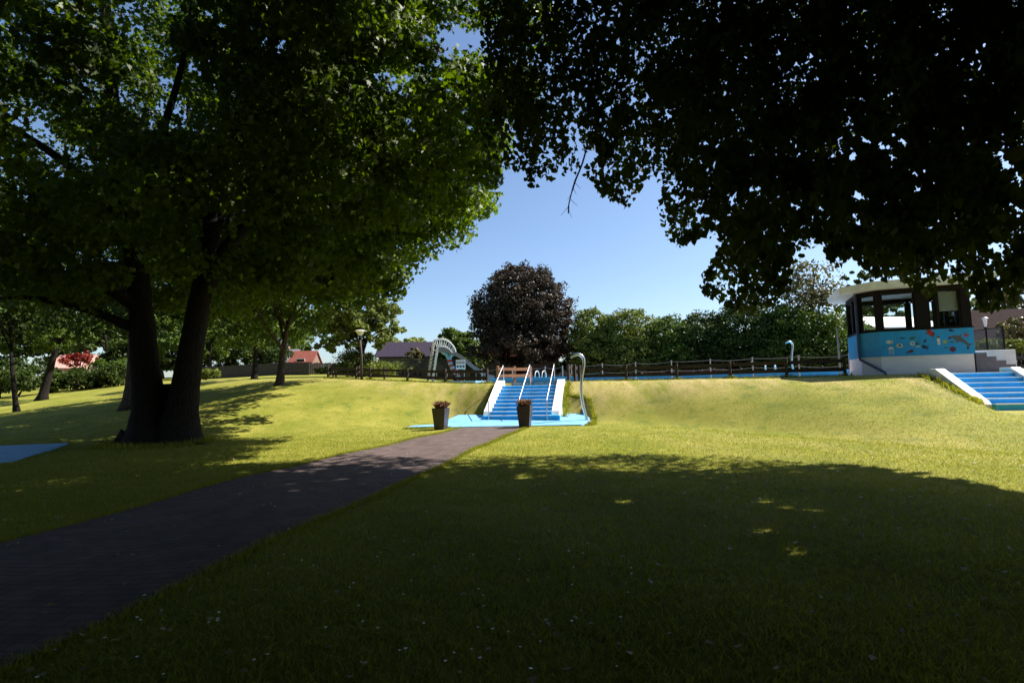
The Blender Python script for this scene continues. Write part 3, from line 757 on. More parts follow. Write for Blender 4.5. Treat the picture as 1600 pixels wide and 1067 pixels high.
# ------------------------------------------------------------------ pavilion
def pavilion():
    org = Vector((14.4, 20.0, 1.66)); rz = math.atan2(-.41, .91)
    root = thing("pool_pavilion", "glazed lifeguard pavilion with blue painted sea mural over white brick base", "pavilion", org, rz)
    Lf, Dp, ch = 2.86, 3.5, .57
    P = [(0, 0), (Lf, 0), (Lf, Dp), (-ch + .5, Dp), (-ch, Dp - .5), (-ch, ch)]
    def off(poly, d):
        out = []; n = len(poly)
        for i in range(n):
            a, b, c = Vector((*poly[i - 1], 0)), Vector((*poly[i], 0)), Vector((*poly[(i + 1) % n], 0))
            e1, e2 = (b - a).normalized(), (c - b).normalized(); n1, n2 = Vector((e1.y, -e1.x, 0)), Vector((e2.y, -e2.x, 0))
            m = (n1 + n2).normalized(); out.append(tuple((b + m * (d / max(.2, m.dot(n1))))[:2]))
        return out
    B = lambda mb, nm, mat, **kw: mb.build(nm, M[mat] if isinstance(mat, str) else mat, root, world=False, **kw)
    z1, z2, z3, z4 = .76, 1.70, 3.20, 3.33
    B(MB().prism(off(P, -.02), -.4, z1), "base_wall", 'white_brick')
    def ringwall(mb, o, i, za, zb):
        n = len(o)
        for a in range(n):
            b = (a + 1) % n
            mb.hull([(*o[a], za), (*o[b], za), (*i[b], za), (*i[a], za)], [(*o[a], zb), (*o[b], zb), (*i[b], zb), (*i[a], zb)])
    mb = MB(); ringwall(mb, off(P, .015), off(P, -.12), z1 - .03, z2); B(mb, "blue_wall", 'blue_wall')
    B(MB().prism(off(P, -.125), z1 + .001, z1 + .06), "floor", 'grey_step')
    mb = MB(); ringwall(mb, off(P, .03), off(P, -.12), z2 + .002, z2 + .05); B(mb, "sill", 'frame')
    mb = MB(); ringwall(mb, off(P, .0), off(P, -.14), z3, z4 + .02); B(mb, "header", 'frame')
    def post(u_, v_, w, d, r=0): mb = MB().box((u_, v_, (z2 + z3) / 2 + .025), (w, d, z3 - z2 - .05), r); B(mb, "window_post", 'frame')
    def side(a, b, cuts, skip=()):
        """window posts at fractions, panes between"""
        a, b = Vector((*a, 0)), Vector((*b, 0)); L_ = (b - a).length; d = (b - a) / L_; nin = Vector((-d.y, d.x, 0)); rr = math.atan2(d.y, d.x)
        for f0, f1 in cuts:
            c = a + d * L_ * (f0 + f1) / 2 + nin * .06; post(c.x, c.y, L_ * (f1 - f0), .12, rr)
        for i, ((_, e0), (e1, _)) in enumerate(zip(cuts, cuts[1:])):
            c = a + d * L_ * (e0 + e1) / 2 + nin * .06; w = L_ * (e1 - e0)
            fr = MB()
            for s in (-1, 1):
                cc = c + d * s * (w / 2 - .03); fr.box((cc.x, cc.y, (z2 + z3) / 2 + .02), (.05, .07, z3 - z2 - .08), rr)
            for zz in (z2 + .085, z3 - .035): fr.box((c.x, c.y, zz), (w - .12, .07, .055), rr)
            wf = B(fr, "window", 'frame')
            g = MB().box((c.x, c.y, (z2 + z3) / 2 + .02), (w - .10, .012, z3 - z2 - .1), rr).build("pane", M['glass'], wf, world=False)
    side(P[0], P[1], [(0, .045), (.42, .56), (.64, .66), (.90, 1.0)])
    side(P[5], P[0], [(0, .12), (.88, .98)])
    side(P[4], P[5], [(0, .06), (.46, .54), (.9, .99)])
    side(P[1], P[2], [(.01, .07), (.30, .36), (.64, .7), (.94, 1)])
    side(P[2], P[3], [(0, .05), (.34, .38), (.72, .76), (.95, 1)])
    # roof: chamfered slab with a deep white fascia
    ro, ri = off(P, .62), off(P, .60)
    B(MB().hull([(*p, z4 + .02) for p in ri], [(*p, z4 + .08) for p in ro]), "soffit", 'white_conc')
    mb = MB().hull([(*p, z4 + .081) for p in ro], [(*p, z4 + .26) for p in off(P, .66)]); bevel(B(mb, "roof", 'white_conc'), .004, 1)
    B(MB().prism(off(P, .5), z4 + .261, z4 + .30), "roof_felt", 'roof_grey')
    # blind, desk, cupboards inside
    B(MB().box((Lf * .79, .17, (z2 + z3) / 2 + .3), (Lf * .20, .015, .74)), "blind", 'blind')
    B(MB().box((Lf * .22, Dp - .8, z1 + .5), (1.0, .5, .8)), "cupboard", 'brown_wood')
    B(MB().box((Lf * .22, Dp - .8, z1 + .96), (.9, .45, .12)), "storage_box", 'green')
    B(MB().box((Lf * .5, 1.0, z1 + .78), (1.5, .6, .05)), "desk", 'tan_wood')
    # downpipe on the chamfer corner
    a = Vector((-ch * .98 - .02, ch - .05, 0)); d0 = Vector((-.9, -.4, 0)).normalized() * .05
    pts = [(a.x + d0.x, a.y + d0.y, z4), (a.x + d0.x, a.y + d0.y, z1 + .02), (a.x + d0.x + .03, a.y + d0.y - .02, z1 - .1), (a.x + .62, a.y - .68, .12), (a.x + .68, a.y - .75, -.05)]
    pts[2] = (a.x + d0.x + .02, a.y + d0.y - .03, z1 - .12)
    B(MB().tube(smoothline(pts, 1), .05, 10), "downpipe", 'pipe_dark', smooth=True)
    # entrance steps and white parapet on the right
    sx = Lf + .02; st = []
    n = 5
    for i in range(n): st += [(1.35 - i * .26, i * .152), (1.35 - i * .26, (i + 1) * .152)]
    st += [(0, n * .152), (0, 0)]
    mb = MB(); mb.hull([(sx + a_, -.02, b_) for a_, b_ in st][::-1], [(sx + a_, 1.0, b_) for a_, b_ in st][::-1]); B(mb, "entrance_steps", 'grey_step')
    for i in range(n): B(MB().box((sx + 1.35 - i * .26 - .03, .49, (i + 1) * .152 + .005), (.05, 1.0, .01)), "step_edge", 'white_conc')
    bevel(B(MB().box((sx + .75, 1.16, .42), (1.5, .28, .9)), "parapet", 'white'), .015)
    # --- mural figures: thin painted plates on the blue wall (front plane y = -0.015)
    def paint(nm, poly, mat, du=0, dv=0, th=.004, base=-.0152):
        mb = MB(); pl = [(a_ * 1.05 + du, b_ * 1.05 + dv) for a_, b_ in poly]
        mb.hull([(a_, base, b_) for a_, b_ in pl], [(a_, base - th, b_) for a_, b_ in pl]); return B(mb, nm, mat)
    def UV(x, y): return ((x - 410) / 925 * Lf, z2 - .02 - (y - 535) / 250 * (z2 - z1))      # mural position on the wall
    def ell(rx, ry, n=14, rot=0):
        c, s = math.cos(rot), math.sin(rot)
        return [(rx * math.cos(t) * c - ry * math.sin(t) * s, rx * math.cos(t) * s + ry * math.sin(t) * c) for t in [2 * math.pi * i / n for i in range(n)]]
    def fishp(L_, H, rot=0, flip=1):
        pl = [(-.5, 0), (-.3, .38), (0, .5), (.25, .28), (.34, .12), (.55, .42), (.5, 0), (.55, -.42), (.34, -.12), (.25, -.28), (0, -.5), (-.3, -.38)]
        c, s = math.cos(rot), math.sin(rot)
        return [(a_ * L_ * flip * c - b_ * H * s, a_ * L_ * flip * s + b_ * H * c) for a_, b_ in pl]
    def star(r, n=5, inner=.42, rot=.3):
        return [((r if i % 2 == 0 else r * inner) * math.cos(rot + math.pi * i / n), (r if i % 2 == 0 else r * inner) * math.sin(rot + math.pi * i / n)) for i in range(2 * n)]
    def put(nm, poly, mat, x, y, **kw): u_, v_ = UV(x, y); return paint(nm, poly, mat, u_, v_, **kw)
    put("painted_fish", fishp(.21, .15), 'pale', 505, 640)
    put("painted_fish", fishp(.17, .05, .1), 'navy', 645, 605)
    put("painted_fish", fishp(.17, .12, .2), 'green', 745, 610)
    put("painted_fish", fishp(.24, .11, .35, -1), 'maroon', 712, 745)
    put("painted_fish", fishp(.16, .08, .5), 'maroon', 1115, 622)
    put("painted_fish", fishp(.16, .10, -.3), 'navy', 1130, 550)
    put("painted_fish", fishp(.13, .06), 'green', 1130, 665)
    put("painted_fish", fishp(.12, .05), 'green', 1062, 718)
    put("painted_fish", fishp(.08, .04), 'green', 440, 690)
    put("painted_fish", fishp(.15, .07, .9), 'navy', 868, 645)
    put("painted_fish", fishp(.22, .13, -.6), 'navy', 860, 705)
    put("painted_fish", fishp(.13, .06, .7), 'green', 885, 700, base=-.0195)
    put("painted_pufferfish", ell(.10, .075), 'pale', 610, 682)
    put("painted_spot", star(.06, 4, .5), 'black', 610, 680, base=-.0195); 
    j = put("painted_jellyfish", [(.09 * math.cos(math.pi * t / 8), .09 * math.sin(math.pi * t / 8)) for t in range(9)], 'pale', 518, 715)
    for s in (-.07, -.03, .02, .065):
        u_, v_ = UV(518, 715); paint("painted_tentacle", [(s - .006, 0), (s + .006, 0), (s + .02, -.1), (s + .005, -.2), (s - .008, -.2), (s + .006, -.1)], 'pale', u_, v_ - .002)
    put("painted_snail", ell(.075, .085), 'pale', 740, 665); put("painted_swirl", ell(.035, .04), 'blue_wall', 742, 665, base=-.0195)
    put("painted_plant", star(.10, 6, .35), 'green', 790, 668); put("painted_sandbank", ell(.09, .018), 'pale', 790, 697, base=-.0195)
    put("painted_turtle", ell(.075, .145, 16, .45), 'red', 928, 565)
    for dx, dy in ((-32, -36), (22, 32), (-38, 0), (34, 8)): put("painted_flipper", ell(.022, .05, 8, .4), 'maroon', 928 + dx, 565 + dy)
    put("painted_seahorse", [(.0, .14), (.05, .10), (.02, .05), (.06, 0), (.03, -.08), (.06, -.13), (.0, -.16), (-.05, -.12), (-.01, -.07), (-.05, 0), (-.03, .07)], 'pale', 1000, 645)
    put("painted_fin", ell(.04, .03), 'maroon', 1003, 612, base=-.0195)
    put("painted_starfish", star(.085, 5, .45), 'yellow', 1062, 660)
    put("painted_starfish", star(.10, 5, .38, .1), 'red', 1268, 605)
    put("painted_dolphin", [(-.30, .10), (-.20, .17), (-.06, .15), (.02, .19), (.02, .08), (.14, -.06), (.22, -.16), (.32, -.16), (.24, -.22), (.20, -.30), (.15, -.20), (.04, -.10), (-.06, -.06), (-.10, -.13), (-.14, -.03), (-.22, .06)], 'grey', 1215, 645, base=-.0155)
    put("painted_crab", star(.12, 9, .6), 'maroon', 1130, 738)
    put("painted_eel", [(-.03, .07), (.03, .08), (.04, .02), (-.01, -.03), (.04, -.06), (.03, -.09), (-.03, -.08), (-.03, -.02), (.01, .02), (.0, .05), (-.03, .04)], 'black', 1275, 716)
    # faint outlines on the chamfer
    a0, b0 = Vector((*P[5], 0)), Vector((*P[0], 0)); d = (b0 - a0).normalized(); nn = Vector((d.y, -d.x, 0))
    for fx, fz, r in ((.35, .45, .16), (.6, .55, .12), (.72, .3, .1), (.25, .2, .08)):
        c = a0.lerp(b0, fx) + nn * .017; q = [c + d * (r * math.cos(t * .6)) + Vector((0, 0, z1 + fz + r * .8 * math.sin(t * .6))) for t in range(9)]
        B(MB().tube(q, .006, 5), "painted_outline", 'softblue')
    return root
pavilion()

# thin posts, wire fence and small lamp right of the pavilion
p = W(1313, 585, 23.2); r_ = thing("thin_post", "thin pale post left of the pavilion", "post", (p.x, p.y, 1.67))
MB().tube([(p.x, p.y, 1.65), (p.x, p.y, W(1313, 515, 23.2).z)], .035, 8).tube([(p.x, p.y, W(1313, 515, 23.2).z), (p.x, p.y, W(1313, 512.5, 23.2).z)], .05, 8).build("pole", M['galv'], r_)
MB().box((p.x, p.y, 1.68), (.16, .16, .03)).build("base_plate", M['galv'], r_)
def wire_fence(label, A, B, z, h, n, matp='frame'):
    root = thing("wire_fence", label, "fence", (*A, z)); A, B = Vector((*A, z)), Vector((*B, z))
    for i in range(n):
        q = A.lerp(B, i / (n - 1)); MB().tube([q - Vector((0, 0, .3)), q + Vector((0, 0, h + .04))], .035, 8).build("post", M[matp], root)
    MB().beam(A + Vector((0, 0, h / 2)), B + Vector((0, 0, h / 2)), .006, h).build("mesh_panel", M['wire'], root)
    MB().tube([A + Vector((0, 0, h)), B + Vector((0, 0, h))], .022, 6).build("top_rail", M[matp], root)
    return root
wz = W(1545, 546, 22.5).z
wire_fence("dark wire mesh fence right of the pavilion by the white parapet", pt(1519, 23.4), pt(1570, 21.6), 1.66, W(1570, 511, 21.6).z - 1.66, 3)
wire_fence("long low wire fence in front of the purple roofed bungalow", pt(590, 60), pt(752, 62), W(650, 580, 60).z, 1.45, 9, 'grey_wood')
def lantern(px, y_base, y_top, Y, label, style, z0=None, group=None):
    x, y = pt(px, Y); z0 = gz(x, y) if z0 is None else z0; zt = W(px, y_top, Y).z; x = W(px, (y_base + y_top) / 2, Y).x
    root = thing("lamp_post", label, "lamp post", (x, y, z0), 0, group)
    if style == 'cone':
        MB().tube([(x, y, z0 - .3), (x - .04, y, z0 + (zt - z0) * .5), (x - .12, y, zt - .55)], [.085, .075, .065], 12).build("pole", M['grey_wood'], root, smooth=True)
        xx = x - .12
        MB().tube([(xx, y, zt - .55), (xx, y, zt - .33)], [.10, .08], 12).build("collar", M['frame'], root, smooth=True)
        sh = MB().tube([(xx, y, zt - .33), (xx, y, zt - .05)], [.08, .28], 16)
        sh.build("lamp_shade", M['lamp_glass'], root, smooth=False)
        MB().tube([(xx, y, zt - .048), (xx, y, zt)], [.33, .24], 16).build("lamp_cap", M['white_metal'], root)
    else:
        MB().tube([(x, y, z0), (x, y, zt - .5)], .04, 10).build("pole", M['grey_metal'], root)
        MB().tube([(x, y, zt - .62), (x, y, zt - .50)], [.07, .07], 12).build("collar", M['frame'], root)
        MB().tube([(x, y, zt - .50), (x, y, zt - .08)], [.04, .09], 12).build("lamp_shade", M['lamp_glass'], root)
        MB().tube([(x, y, zt - .08), (x, y, zt)], [.15, .04], 12).build("lamp_cap", M['grey_metal'], root)
    return root
lantern(565.5, 600, 516, 31.4, "grey lamp post with white cone shade by the timber fence", 'cone')
lantern(1541, 548, 495, 24.5, "small lantern on a grey pole right of the pavilion", 'lantern', 1.66)

# ------------------------------------------------------------------ far fences, houses
def board_fence(label, pts, h, mat='grey_wood', z=None):
    P = [Vector((x, y, (gz(x, y) if z is None else z))) for x, y in pts]
    root = thing("board_fence", label, "fence", P[0])
    for a, b in zip(P, P[1:]):
        n = max(2, int((b - a).length / .16)); mb = MB(); d = (b - a) / n; rz = math.atan2(d.y, d.x)
        for i in range(n):
            c = a + d * (i + .5); hh = h + random.uniform(-.04, .05)
            mb.box((c.x, c.y, c.z + hh / 2 - .1), (d.length * .94, .025, hh + .2), rz)
        mb.build("board_panel", M[mat], root)
    for p in P: MB().box((p.x, p.y + .06, p.z + h / 2), (.12, .08, h + .2)).build("post", M[mat], root)
    return root
board_fence("tall grey board fence closing the far end of the left lawn", [pt(300, 53), pt(345, 52.5), pt(395, 52), pt(445, 51.5), pt(482, 51)], 1.25)
board_fence("dark slatted fence behind the round clipped hedge", [pt(484, 53), pt(530, 54), pt(590, 55)], 1.2)
board_fence("dark board fence beneath the copper tree", [pt(735, 63), pt(800, 62), pt(860, 61), pt(910, 60), pt(985, 59)], 2.2, 'wall_dark', 1.9)
def house(label, x, y, z, wx, dy, h, roof_h, wall, roof, rz=0.0, eave=.5, win=(), wframe='white', chim=False, hip=0.0):
    root = thing("house", label, "house", (x, y, z), rz)
    L_ = lambda mb, nm, mt: mb.build(nm, M[mt], root, world=False)
    prof = [(-dy / 2, -.5), (dy / 2, -.5), (dy / 2, h), (0, h + roof_h * .97), (-dy / 2, h)]
    L_(MB().hull([(-wx / 2, a, b) for a, b in prof], [(wx / 2, a, b) for a, b in prof]), "wall", wall)
    ex = wx / 2 + eave; ey = dy / 2 + eave; k = roof_h / (dy / 2); ze = h - k * eave
    mb = MB()
    for s in (-1, 1):
        q = [(-ex, s * ey, ze), (ex, s * ey, ze), (ex - hip, 0, h + roof_h), (-ex + hip, 0, h + roof_h)]
        if s > 0: q = q[::-1]
        mb.hull([(a, b, c + .02) for a, b, c in q], [(a, b, c + .16) for a, b, c in q])
    rf = L_(mb, "roof", roof)
    if chim: MB().box((wx * .2, .2, h + roof_h), (.6, .6, 1.2)).build("chimney", M['wall_brick'], rf, world=False)
    for u_, zc, w, hh in win:
        fr = MB()
        for s in (-1, 1): fr.box((u_ + s * (w / 2 - .04), -dy / 2 - .02, zc), (.08, .08, hh))
        for s in (-1, 1): fr.box((u_, -dy / 2 - .02, zc + s * (hh / 2 - .04)), (w - .16, .08, .08))
        f_ = L_(fr, "window", wframe)
        MB().box((u_, -dy / 2 - .012, zc), (w - .16, .02, hh - .16)).build("pane", M['dark_glass'], f_, world=False)
    return root
def hz(py, px, Y): return W(px, py, Y).z
x, y = pt(655, 78); z0 = 1.8
house("low bungalow with dark purple roof behind the slide", x + 1, y, z0, 13, 8, hz(557, 650, 76) - z0, hz(536, 650, 78) - hz(557, 650, 76), 'wall_dark', 'roof_dark', R(6), win=((-3, 1.4, 1.6, 1.1), (2.5, 1.4, 1.6, 1.1)))
x, y = pt(805, 84)
house("house with a red roof behind the copper tree", x, y, z0, 14, 8, hz(556, 800, 82) - z0, hz(536, 800, 84) - hz(556, 800, 82), 'wall_dark', 'roof_red', R(-4), win=((-4, 1.6, 1.4, 1.2), (4, 1.6, 1.4, 1.2)))
x, y = pt(112, 56); z1_ = gz(x, y)
house("rose house with faded roof behind the left shrubs", x - .2, y + 1, z1_, 3.0, 4, hz(574, 110, 54) - z1_, hz(556, 110, 56) - hz(574, 110, 54), 'wall_pink', 'roof_pink', R(14), eave=.25, win=((-.7, 1.2, .7, .9),))
x, y = pt(470, 72); z1_ = gz(x, y) - .6
house("red brick house above the far board fence", x + .6, y, z1_, 3.0, 4, hz(566, 470, 70) - z1_, hz(550, 470, 72) - hz(566, 470, 70), 'wall_brick', 'roof_red', R(3), eave=.2, win=((0, 1.8, 1.2, 1.2),))
house("grey roofed house beside the red brick house", x - 4.4, y + 3, z1_, 5.0, 5, hz(566, 430, 72) - z1_, hz(548, 430, 75) - hz(566, 430, 72), 'wall_white', 'roof_grey', R(-5), win=((1, 1.8, 1.2, 1.2),), chim=True)
x, y = pt(1600, 44)
house("house with a dark brown tiled roof at the right edge", x + 1.5, y, 1.6, 13, 9, hz(541, 1590, 42) - 1.6, hz(484, 1600, 44) - hz(541, 1590, 42), 'wall_brick', 'roof_brown', R(-14), win=((-4.5, 1.6, 1.2, 1.2),))
x, y = pt(1412, 50)
house("white building with pale roof seen through the pavilion windows", x - 2.0, y, 1.6, 7, 6, hz(511, 1410, 47) - 1.6, hz(497, 1410, 50) - hz(511, 1410, 47), 'wall_white', 'roof_white', R(8), win=((0, 1.8, 1.4, 1.2),))

# ------------------------------------------------------------------ the big maple
def ragged(holes):
    out = []
    for x_, y_, r_ in holes:
        for _ in range(5):
            a_ = rng.random() * 6.283; d_ = rng.random() ** .5 * r_ * 1.1
            out.append((x_ + d_ * math.cos(a_) * 1.2, y_ + d_ * math.sin(a_) * .9, r_ * (.22 + .38 * rng.random())))
    return out
def maple():
    b = G(253, 690); bz = b.z
    b = Vector((-10.75, 15.7, gz(-10.75, 15.7)))
    root = thing("maple_tree", "huge dark maple with twin trunks standing on the left lawn", "tree", b)
    D = b.y
    mb = MB()
    def limb(pp, r0, r1, n=12, fl=1.0, w=.06):
        q = smoothline([W(a, c, D + dy) for a, c, dy in pp], 6); k = len(q) - 1; rr = []
        for i in range(k + 1):
            t = i / k; r = r0 + (r1 - r0) * t ** .8
            if fl > 1 and t < .2: r *= 1 + (fl - 1) * (1 - t / .2) ** 2
            rr.append(r)
        mb.tube(q, rr, n, wob=w); return q
    limb([(238, 705, 0), (233, 640, 0), (226, 560, 0), (220, 480, 0), (208, 380, -.2), (185, 250, -.4), (170, 100, -.5), (160, -60, -.6)], .52, .13, 18, 2.1)
    limb([(272, 705, .1), (284, 640, .1), (297, 560, .1), (312, 470, .2), (330, 360, .3), (345, 220, .5), (360, 60, .6), (380, -120, .8)], .50, .11, 18, 2.0)
    limb([(255, 700, .3), (262, 650, .4), (262, 600, .4)], .8, .42, 14, 1.3)
    limb([(312, 470, .2), (360, 380, -.3), (440, 310, -1), (520, 260, -1.5), (600, 190, -2)], .28, .04)
    limb([(330, 360, .3), (400, 330, 1.5), (500, 330, 2.5), (620, 300, 3)], .2, .03)
    limb([(345, 220, .5), (430, 150, .2), (520, 120, 0), (640, 60, -.5)], .2, .03)
    limb([(220, 480, 0), (150, 440, -1), (60, 420, -1.5), (-60, 380, -2)], .26, .05)
    limb([(200, 350, -.2), (120, 270, -.6), (20, 200, -1), (-80, 150, -1)], .2, .04)
    limb([(224, 520, 0), (140, 485, -.6), (40, 465, -1.2), (-40, 470, -1.4)], .17, .03)
    limb([(208, 380, -.2), (240, 250, -2), (280, 120, -3.5), (300, 0, -4.5)], .17, .03)
    limb([(330, 360, .3), (300, 240, 2), (290, 80, 3)], .18, .04)
    for a, dx in ((0, -70), (1, 95), (2, -110), (3, 40)):       # surface roots
        e = G(250 + dx * .9, 692 + (a % 2) * 4 - (0 if a != 2 else 6)); s0 = Vector((b.x + dx / 800 * 9, b.y - .2, b.z - .02))
        mb.tube(smoothline([s0 + Vector((-dx * .004, 0, .25)), s0, e + Vector((0, 0, -.06))], 4), [.3, .25, .2, .17, .14, .12, .1, .07, .03], 8, wob=.1)
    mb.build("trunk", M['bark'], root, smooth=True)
    poly = [(-900, -900), (900, -900), (880, -60), (860, 60), (850, 140), (800, 225), (775, 250), (792, 290), (786, 335), (752, 345), (742, 395), (712, 385), (690, 392), (662, 402), (652, 430), (628, 462), (600, 470),
            (560, 480), (520, 470), (480, 490), (440, 470), (400, 482), (360, 500), (330, 470), (300, 480), (262, 478), (225, 470), (180, 466), (140, 478), (95, 470), (60, 485), (20, 478), (-60, 500), (-900, 520)]
    blobs = [((-10.5, 14.8, 11.0), (10.4, 9.0, 8.6)), ((-4.5, 13.2, 7.6), (4.8, 4.5, 4.2)), ((-15, 13, 7), (6, 5, 4)), ((-2.8, 14.5, 10.5), (4.5, 5, 5)), ((-11, 19, 6.6), (7.5, 3.0, 3.2))]
    cc, cn = blob_clumps(blobs, 1300)
    px, py, fr = PIX(cc)
    holes = [(55, 205, 46), (235, 165, 42), (25, 160, 25), (428, 78, 26), (128, 395, 30), (275, 190, 25), (690, 75, 28), (610, 130, 22), (10, 240, 20), (360, 42, 14), (215, 50, 14), (110, 250, 24), (75, 60, 12), (300, 110, 16), (480, 200, 14), (560, 240, 12), (650, 200, 14), (700, 130, 16), (735, 175, 12), (160, 350, 14), (330, 30, 12), (40, 300, 14)]
    ok = inpoly(px, py, poly) & fr & (cc[:, 2] > 3.4) & (cc[:, 1] > 4.0)
    holes = ragged(holes)
    for hx, hy, hr in holes:
        ok &= ~((np.hypot(px - hx, py - hy) < hr * 1.1) )
    ok &= ~((px > 150) & (px < 375) & (py > 300) & (cc[:, 1] < 16.6) & (rng.random(len(cc)) < .35))
    cc, cn = cc[ok], cn[ok]
    P, N, ct = clump_leaves(cc, cn, 210, .55 + .55 * rng.random(len(cc)), .6)
    px, py, fr = PIX(P)
    jit = rng.normal(size=len(P)) * 7 + np.repeat(rng.normal(size=len(cc)) * 12, 210)
    keep = inpoly(px + jit, py + jit, poly) & ~((px > 165) & (px < 360) & (py > 330) & (P[:, 1] < 15.8) & np.repeat(rng.random(len(cc)) < .65, 210)) & (P[:, 2] > 3.2) & (P[:, 1] > 3.2)
    for hx, hy, hr in holes:
        keep &= ~((np.hypot(px - hx, (py - hy) * 1.1) < hr * (.25 + .75 * rng.random(len(P)))))
    P, N, ct = P[keep], N[keep], ct[keep]
    leaves("crown", P, leaf_axes(N, .9), N, .145 * (.65 + .6 * rng.random(len(P))), T_MAPL, M['maple'], root, tint=.5 * ct + .5 * rng.random(len(P)))
    return root
maple()

# ------------------------------------------------------------------ the linden overhead
def linden():
    b = Vector((6.6, -2.6, gz(6.6, -2.6)))
    root = thing("linden_tree", "overhanging dark linden whose leafy boughs hang across the top right", "tree", b)
    mb = MB()
    def limb(pp, r0, r1, n=10):
        q = smoothline(pp, 6); k = len(q) - 1
        mb.tube(q, [r0 + (r1 - r0) * (i / k) ** .8 for i in range(k + 1)], n, wob=.06)
    limb([(6.6, -2.6, -.3), (6.55, -2.5, 2.5), (6.4, -2.2, 6), (6.2, -1.6, 11), (6, -1, 15)], .55, .12, 14)
    limb([(6.5, -2.4, 3.8), (5.6, .2, 5.6), (4.6, 3, 6.6), (3.6, 6, 6.6), (2.6, 8.5, 5.8)], .22, .03)
    limb([(6.5, -2.3, 4.6), (7.2, 1, 6.4), (8.2, 5, 6.6), (8.8, 8.6, 5.4)], .22, .03)
    limb([(6.4, -2.2, 5.4), (3.4, 0, 7.8), (1, 3, 9), (-.5, 6.5, 9.3)], .2, .03)
    limb([(6.4, -2.2, 6.2), (9.5, 1, 8), (12, 5, 8.4), (13, 9, 7.5)], .2, .03)
    limb([(6.3, -2, 7.5), (5.5, 3, 10), (5, 8, 12), (5, 11, 12.5)], .18, .03)
    # bare hanging twig against the sky
    tw = [W(918, 225, 3.2), W(910, 255, 3.2), W(898, 285, 3.2), W(889, 318, 3.2), W(888, 334, 3.2)]
    mb.tube(smoothline(tw, 4), [.006] * 10 + [.004] * 7, 5)
    for i in range(9):
        t = smoothline(tw, 4)[6 + i]; e = t + Vector((random.uniform(-.05, .05), random.uniform(-.03, .03), -.05)); mb.tube([t, e], [.002, .001], 4)
    contour = [(752, -400), (752, 120), (745, 215), (765, 255), (800, 272), (835, 302), (850, 288), (880, 270), (905, 262), (935, 300), (950, 312), (985, 325), (1002, 285), (1020, 272), (1036, 292),
               (1038, 375), (1060, 388), (1085, 375), (1110, 362), (1128, 352), (1122, 395), (1098, 440), (1096, 458), (1128, 478), (1165, 490), (1215, 475), (1238, 440), (1242, 405), (1278, 378), (1292, 395), (1300, 416),
               (1332, 400), (1348, 418), (1375, 440), (1398, 430), (1432, 452), (1452, 470), (1468, 440), (1500, 440), (1518, 470), (1532, 488), (1560, 485), (1600, 455), (1700, 430), (2600, 300), (2600, -900), (752, -900)]
    edge_x = [-60, -12, -7.7, -6.7, -4.1, -.9, 2.3, 3.8, 6.0, 6.75, 7.2]; edge_y = [4, 6.5, 8.6, 10.4, 12.4, 11.3, 11.4, 11.5, 9.5, 7.6, 5.5]
    def shade_ok(P, jit):
        t = P[:, 2] / SUN.z; gx_ = P[:, 0] - SUN.x * t + jit; gy_ = P[:, 1] - SUN.y * t + jit
        return (gy_ < np.interp(gx_, edge_x, edge_y)) & (gx_ < 7.3)
    holes = [(1365, 240, 26), (1392, 225, 18), (1578, 262, 24), (1445, 285, 16), (920, 45, 14), (1000, 150, 12), (1045, 185, 13), (942, 165, 12), (1070, 170, 9), (965, 62, 10), (1000, 195, 10), (1118, 225, 14), (1120, 31, 8), (1395, 40, 6),
             (1060, 300, 16), (1090, 330, 14), (1145, 310, 12), (1355, 315, 22), (1340, 345, 14), (1470, 352, 14), (1495, 350, 10), (1550, 400, 16), (1580, 330, 12), (1240, 330, 10), (1180, 300, 8), (880, 215, 14), (905, 245, 16), (870, 250, 14), (1590, 180, 8)]
    holes = ragged(holes)
    lit = [W(1400, 440, 7.6), W(1440, 425, 7.2), W(1475, 440, 7), W(1530, 440, 7), W(1560, 400, 6.5), W(1480, 330, 6.5), W(1560, 290, 6), W(1420, 300, 7), W(1585, 230, 6), W(1300, 330, 7.5), W(990, 300, 8.5),
           W(1170, 440, 8.5), W(1215, 420, 8)]
    flecks = [Vector((G(a, c).x, G(a, c).y, 0)) for a, c in ((1165, 800), (1230, 828), (1160, 862), (1450, 882), (1330, 795), (345, 728), (170, 1000), (1590, 905), (820, 742), (1010, 770))]
    SN = np.array(SUN)
    def open_to_sun(P):
        k = np.ones(len(P), bool)
        for j, c in enumerate(lit + flecks):
            d_ = P - np.array(c); t_ = d_ @ SN; rr_ = np.linalg.norm(d_ - t_[:, None] * SN, axis=1)
            r0_ = (.19 if j < 9 else .16) if j < len(lit) else .10
            k &= ~((t_ > (.25 if j < len(lit) else 0)) & (rr_ < r0_ * (.6 + .5 * rng.random(len(P)))))
        return k
    # A: the near hanging boughs, leaf by leaf
    n = 3700
    d = 2.6 + 7.4 * rng.random(n) ** .7
    px = 700 + 1000 * rng.random(n); py = -150 + 660 * rng.random(n)
    dirs = np.stack([(px - 800) / 800, -(py - 533.5) / 800, -np.ones(n)], -1) @ C3.T
    cc = np.array(CAM) + dirs * (d / dirs[:, 1])[:, None]
    lim = np.interp(px, [760, 1000, 1300, 1600], [6.0, 4.6, 3.6, 3.0])
    ok = (d > lim) & (cc[:, 2] > 2.0) & (cc[:, 2] < 12)
    # looser sprays towards the lower rim of the hanging boughs
    rim = ~(inpoly(px, py + 60, contour) & inpoly(px - 30, py + 20, contour) & inpoly(px + 25, py + 20, contour))
    ok &= ~rim | (rng.random(n) < .38)
    ok &= (rng.random(n) < np.interp(px, [760, 1000, 1200, 1600], [.55, .55, .7, .6]))
    cc = cc[ok]; per = 56
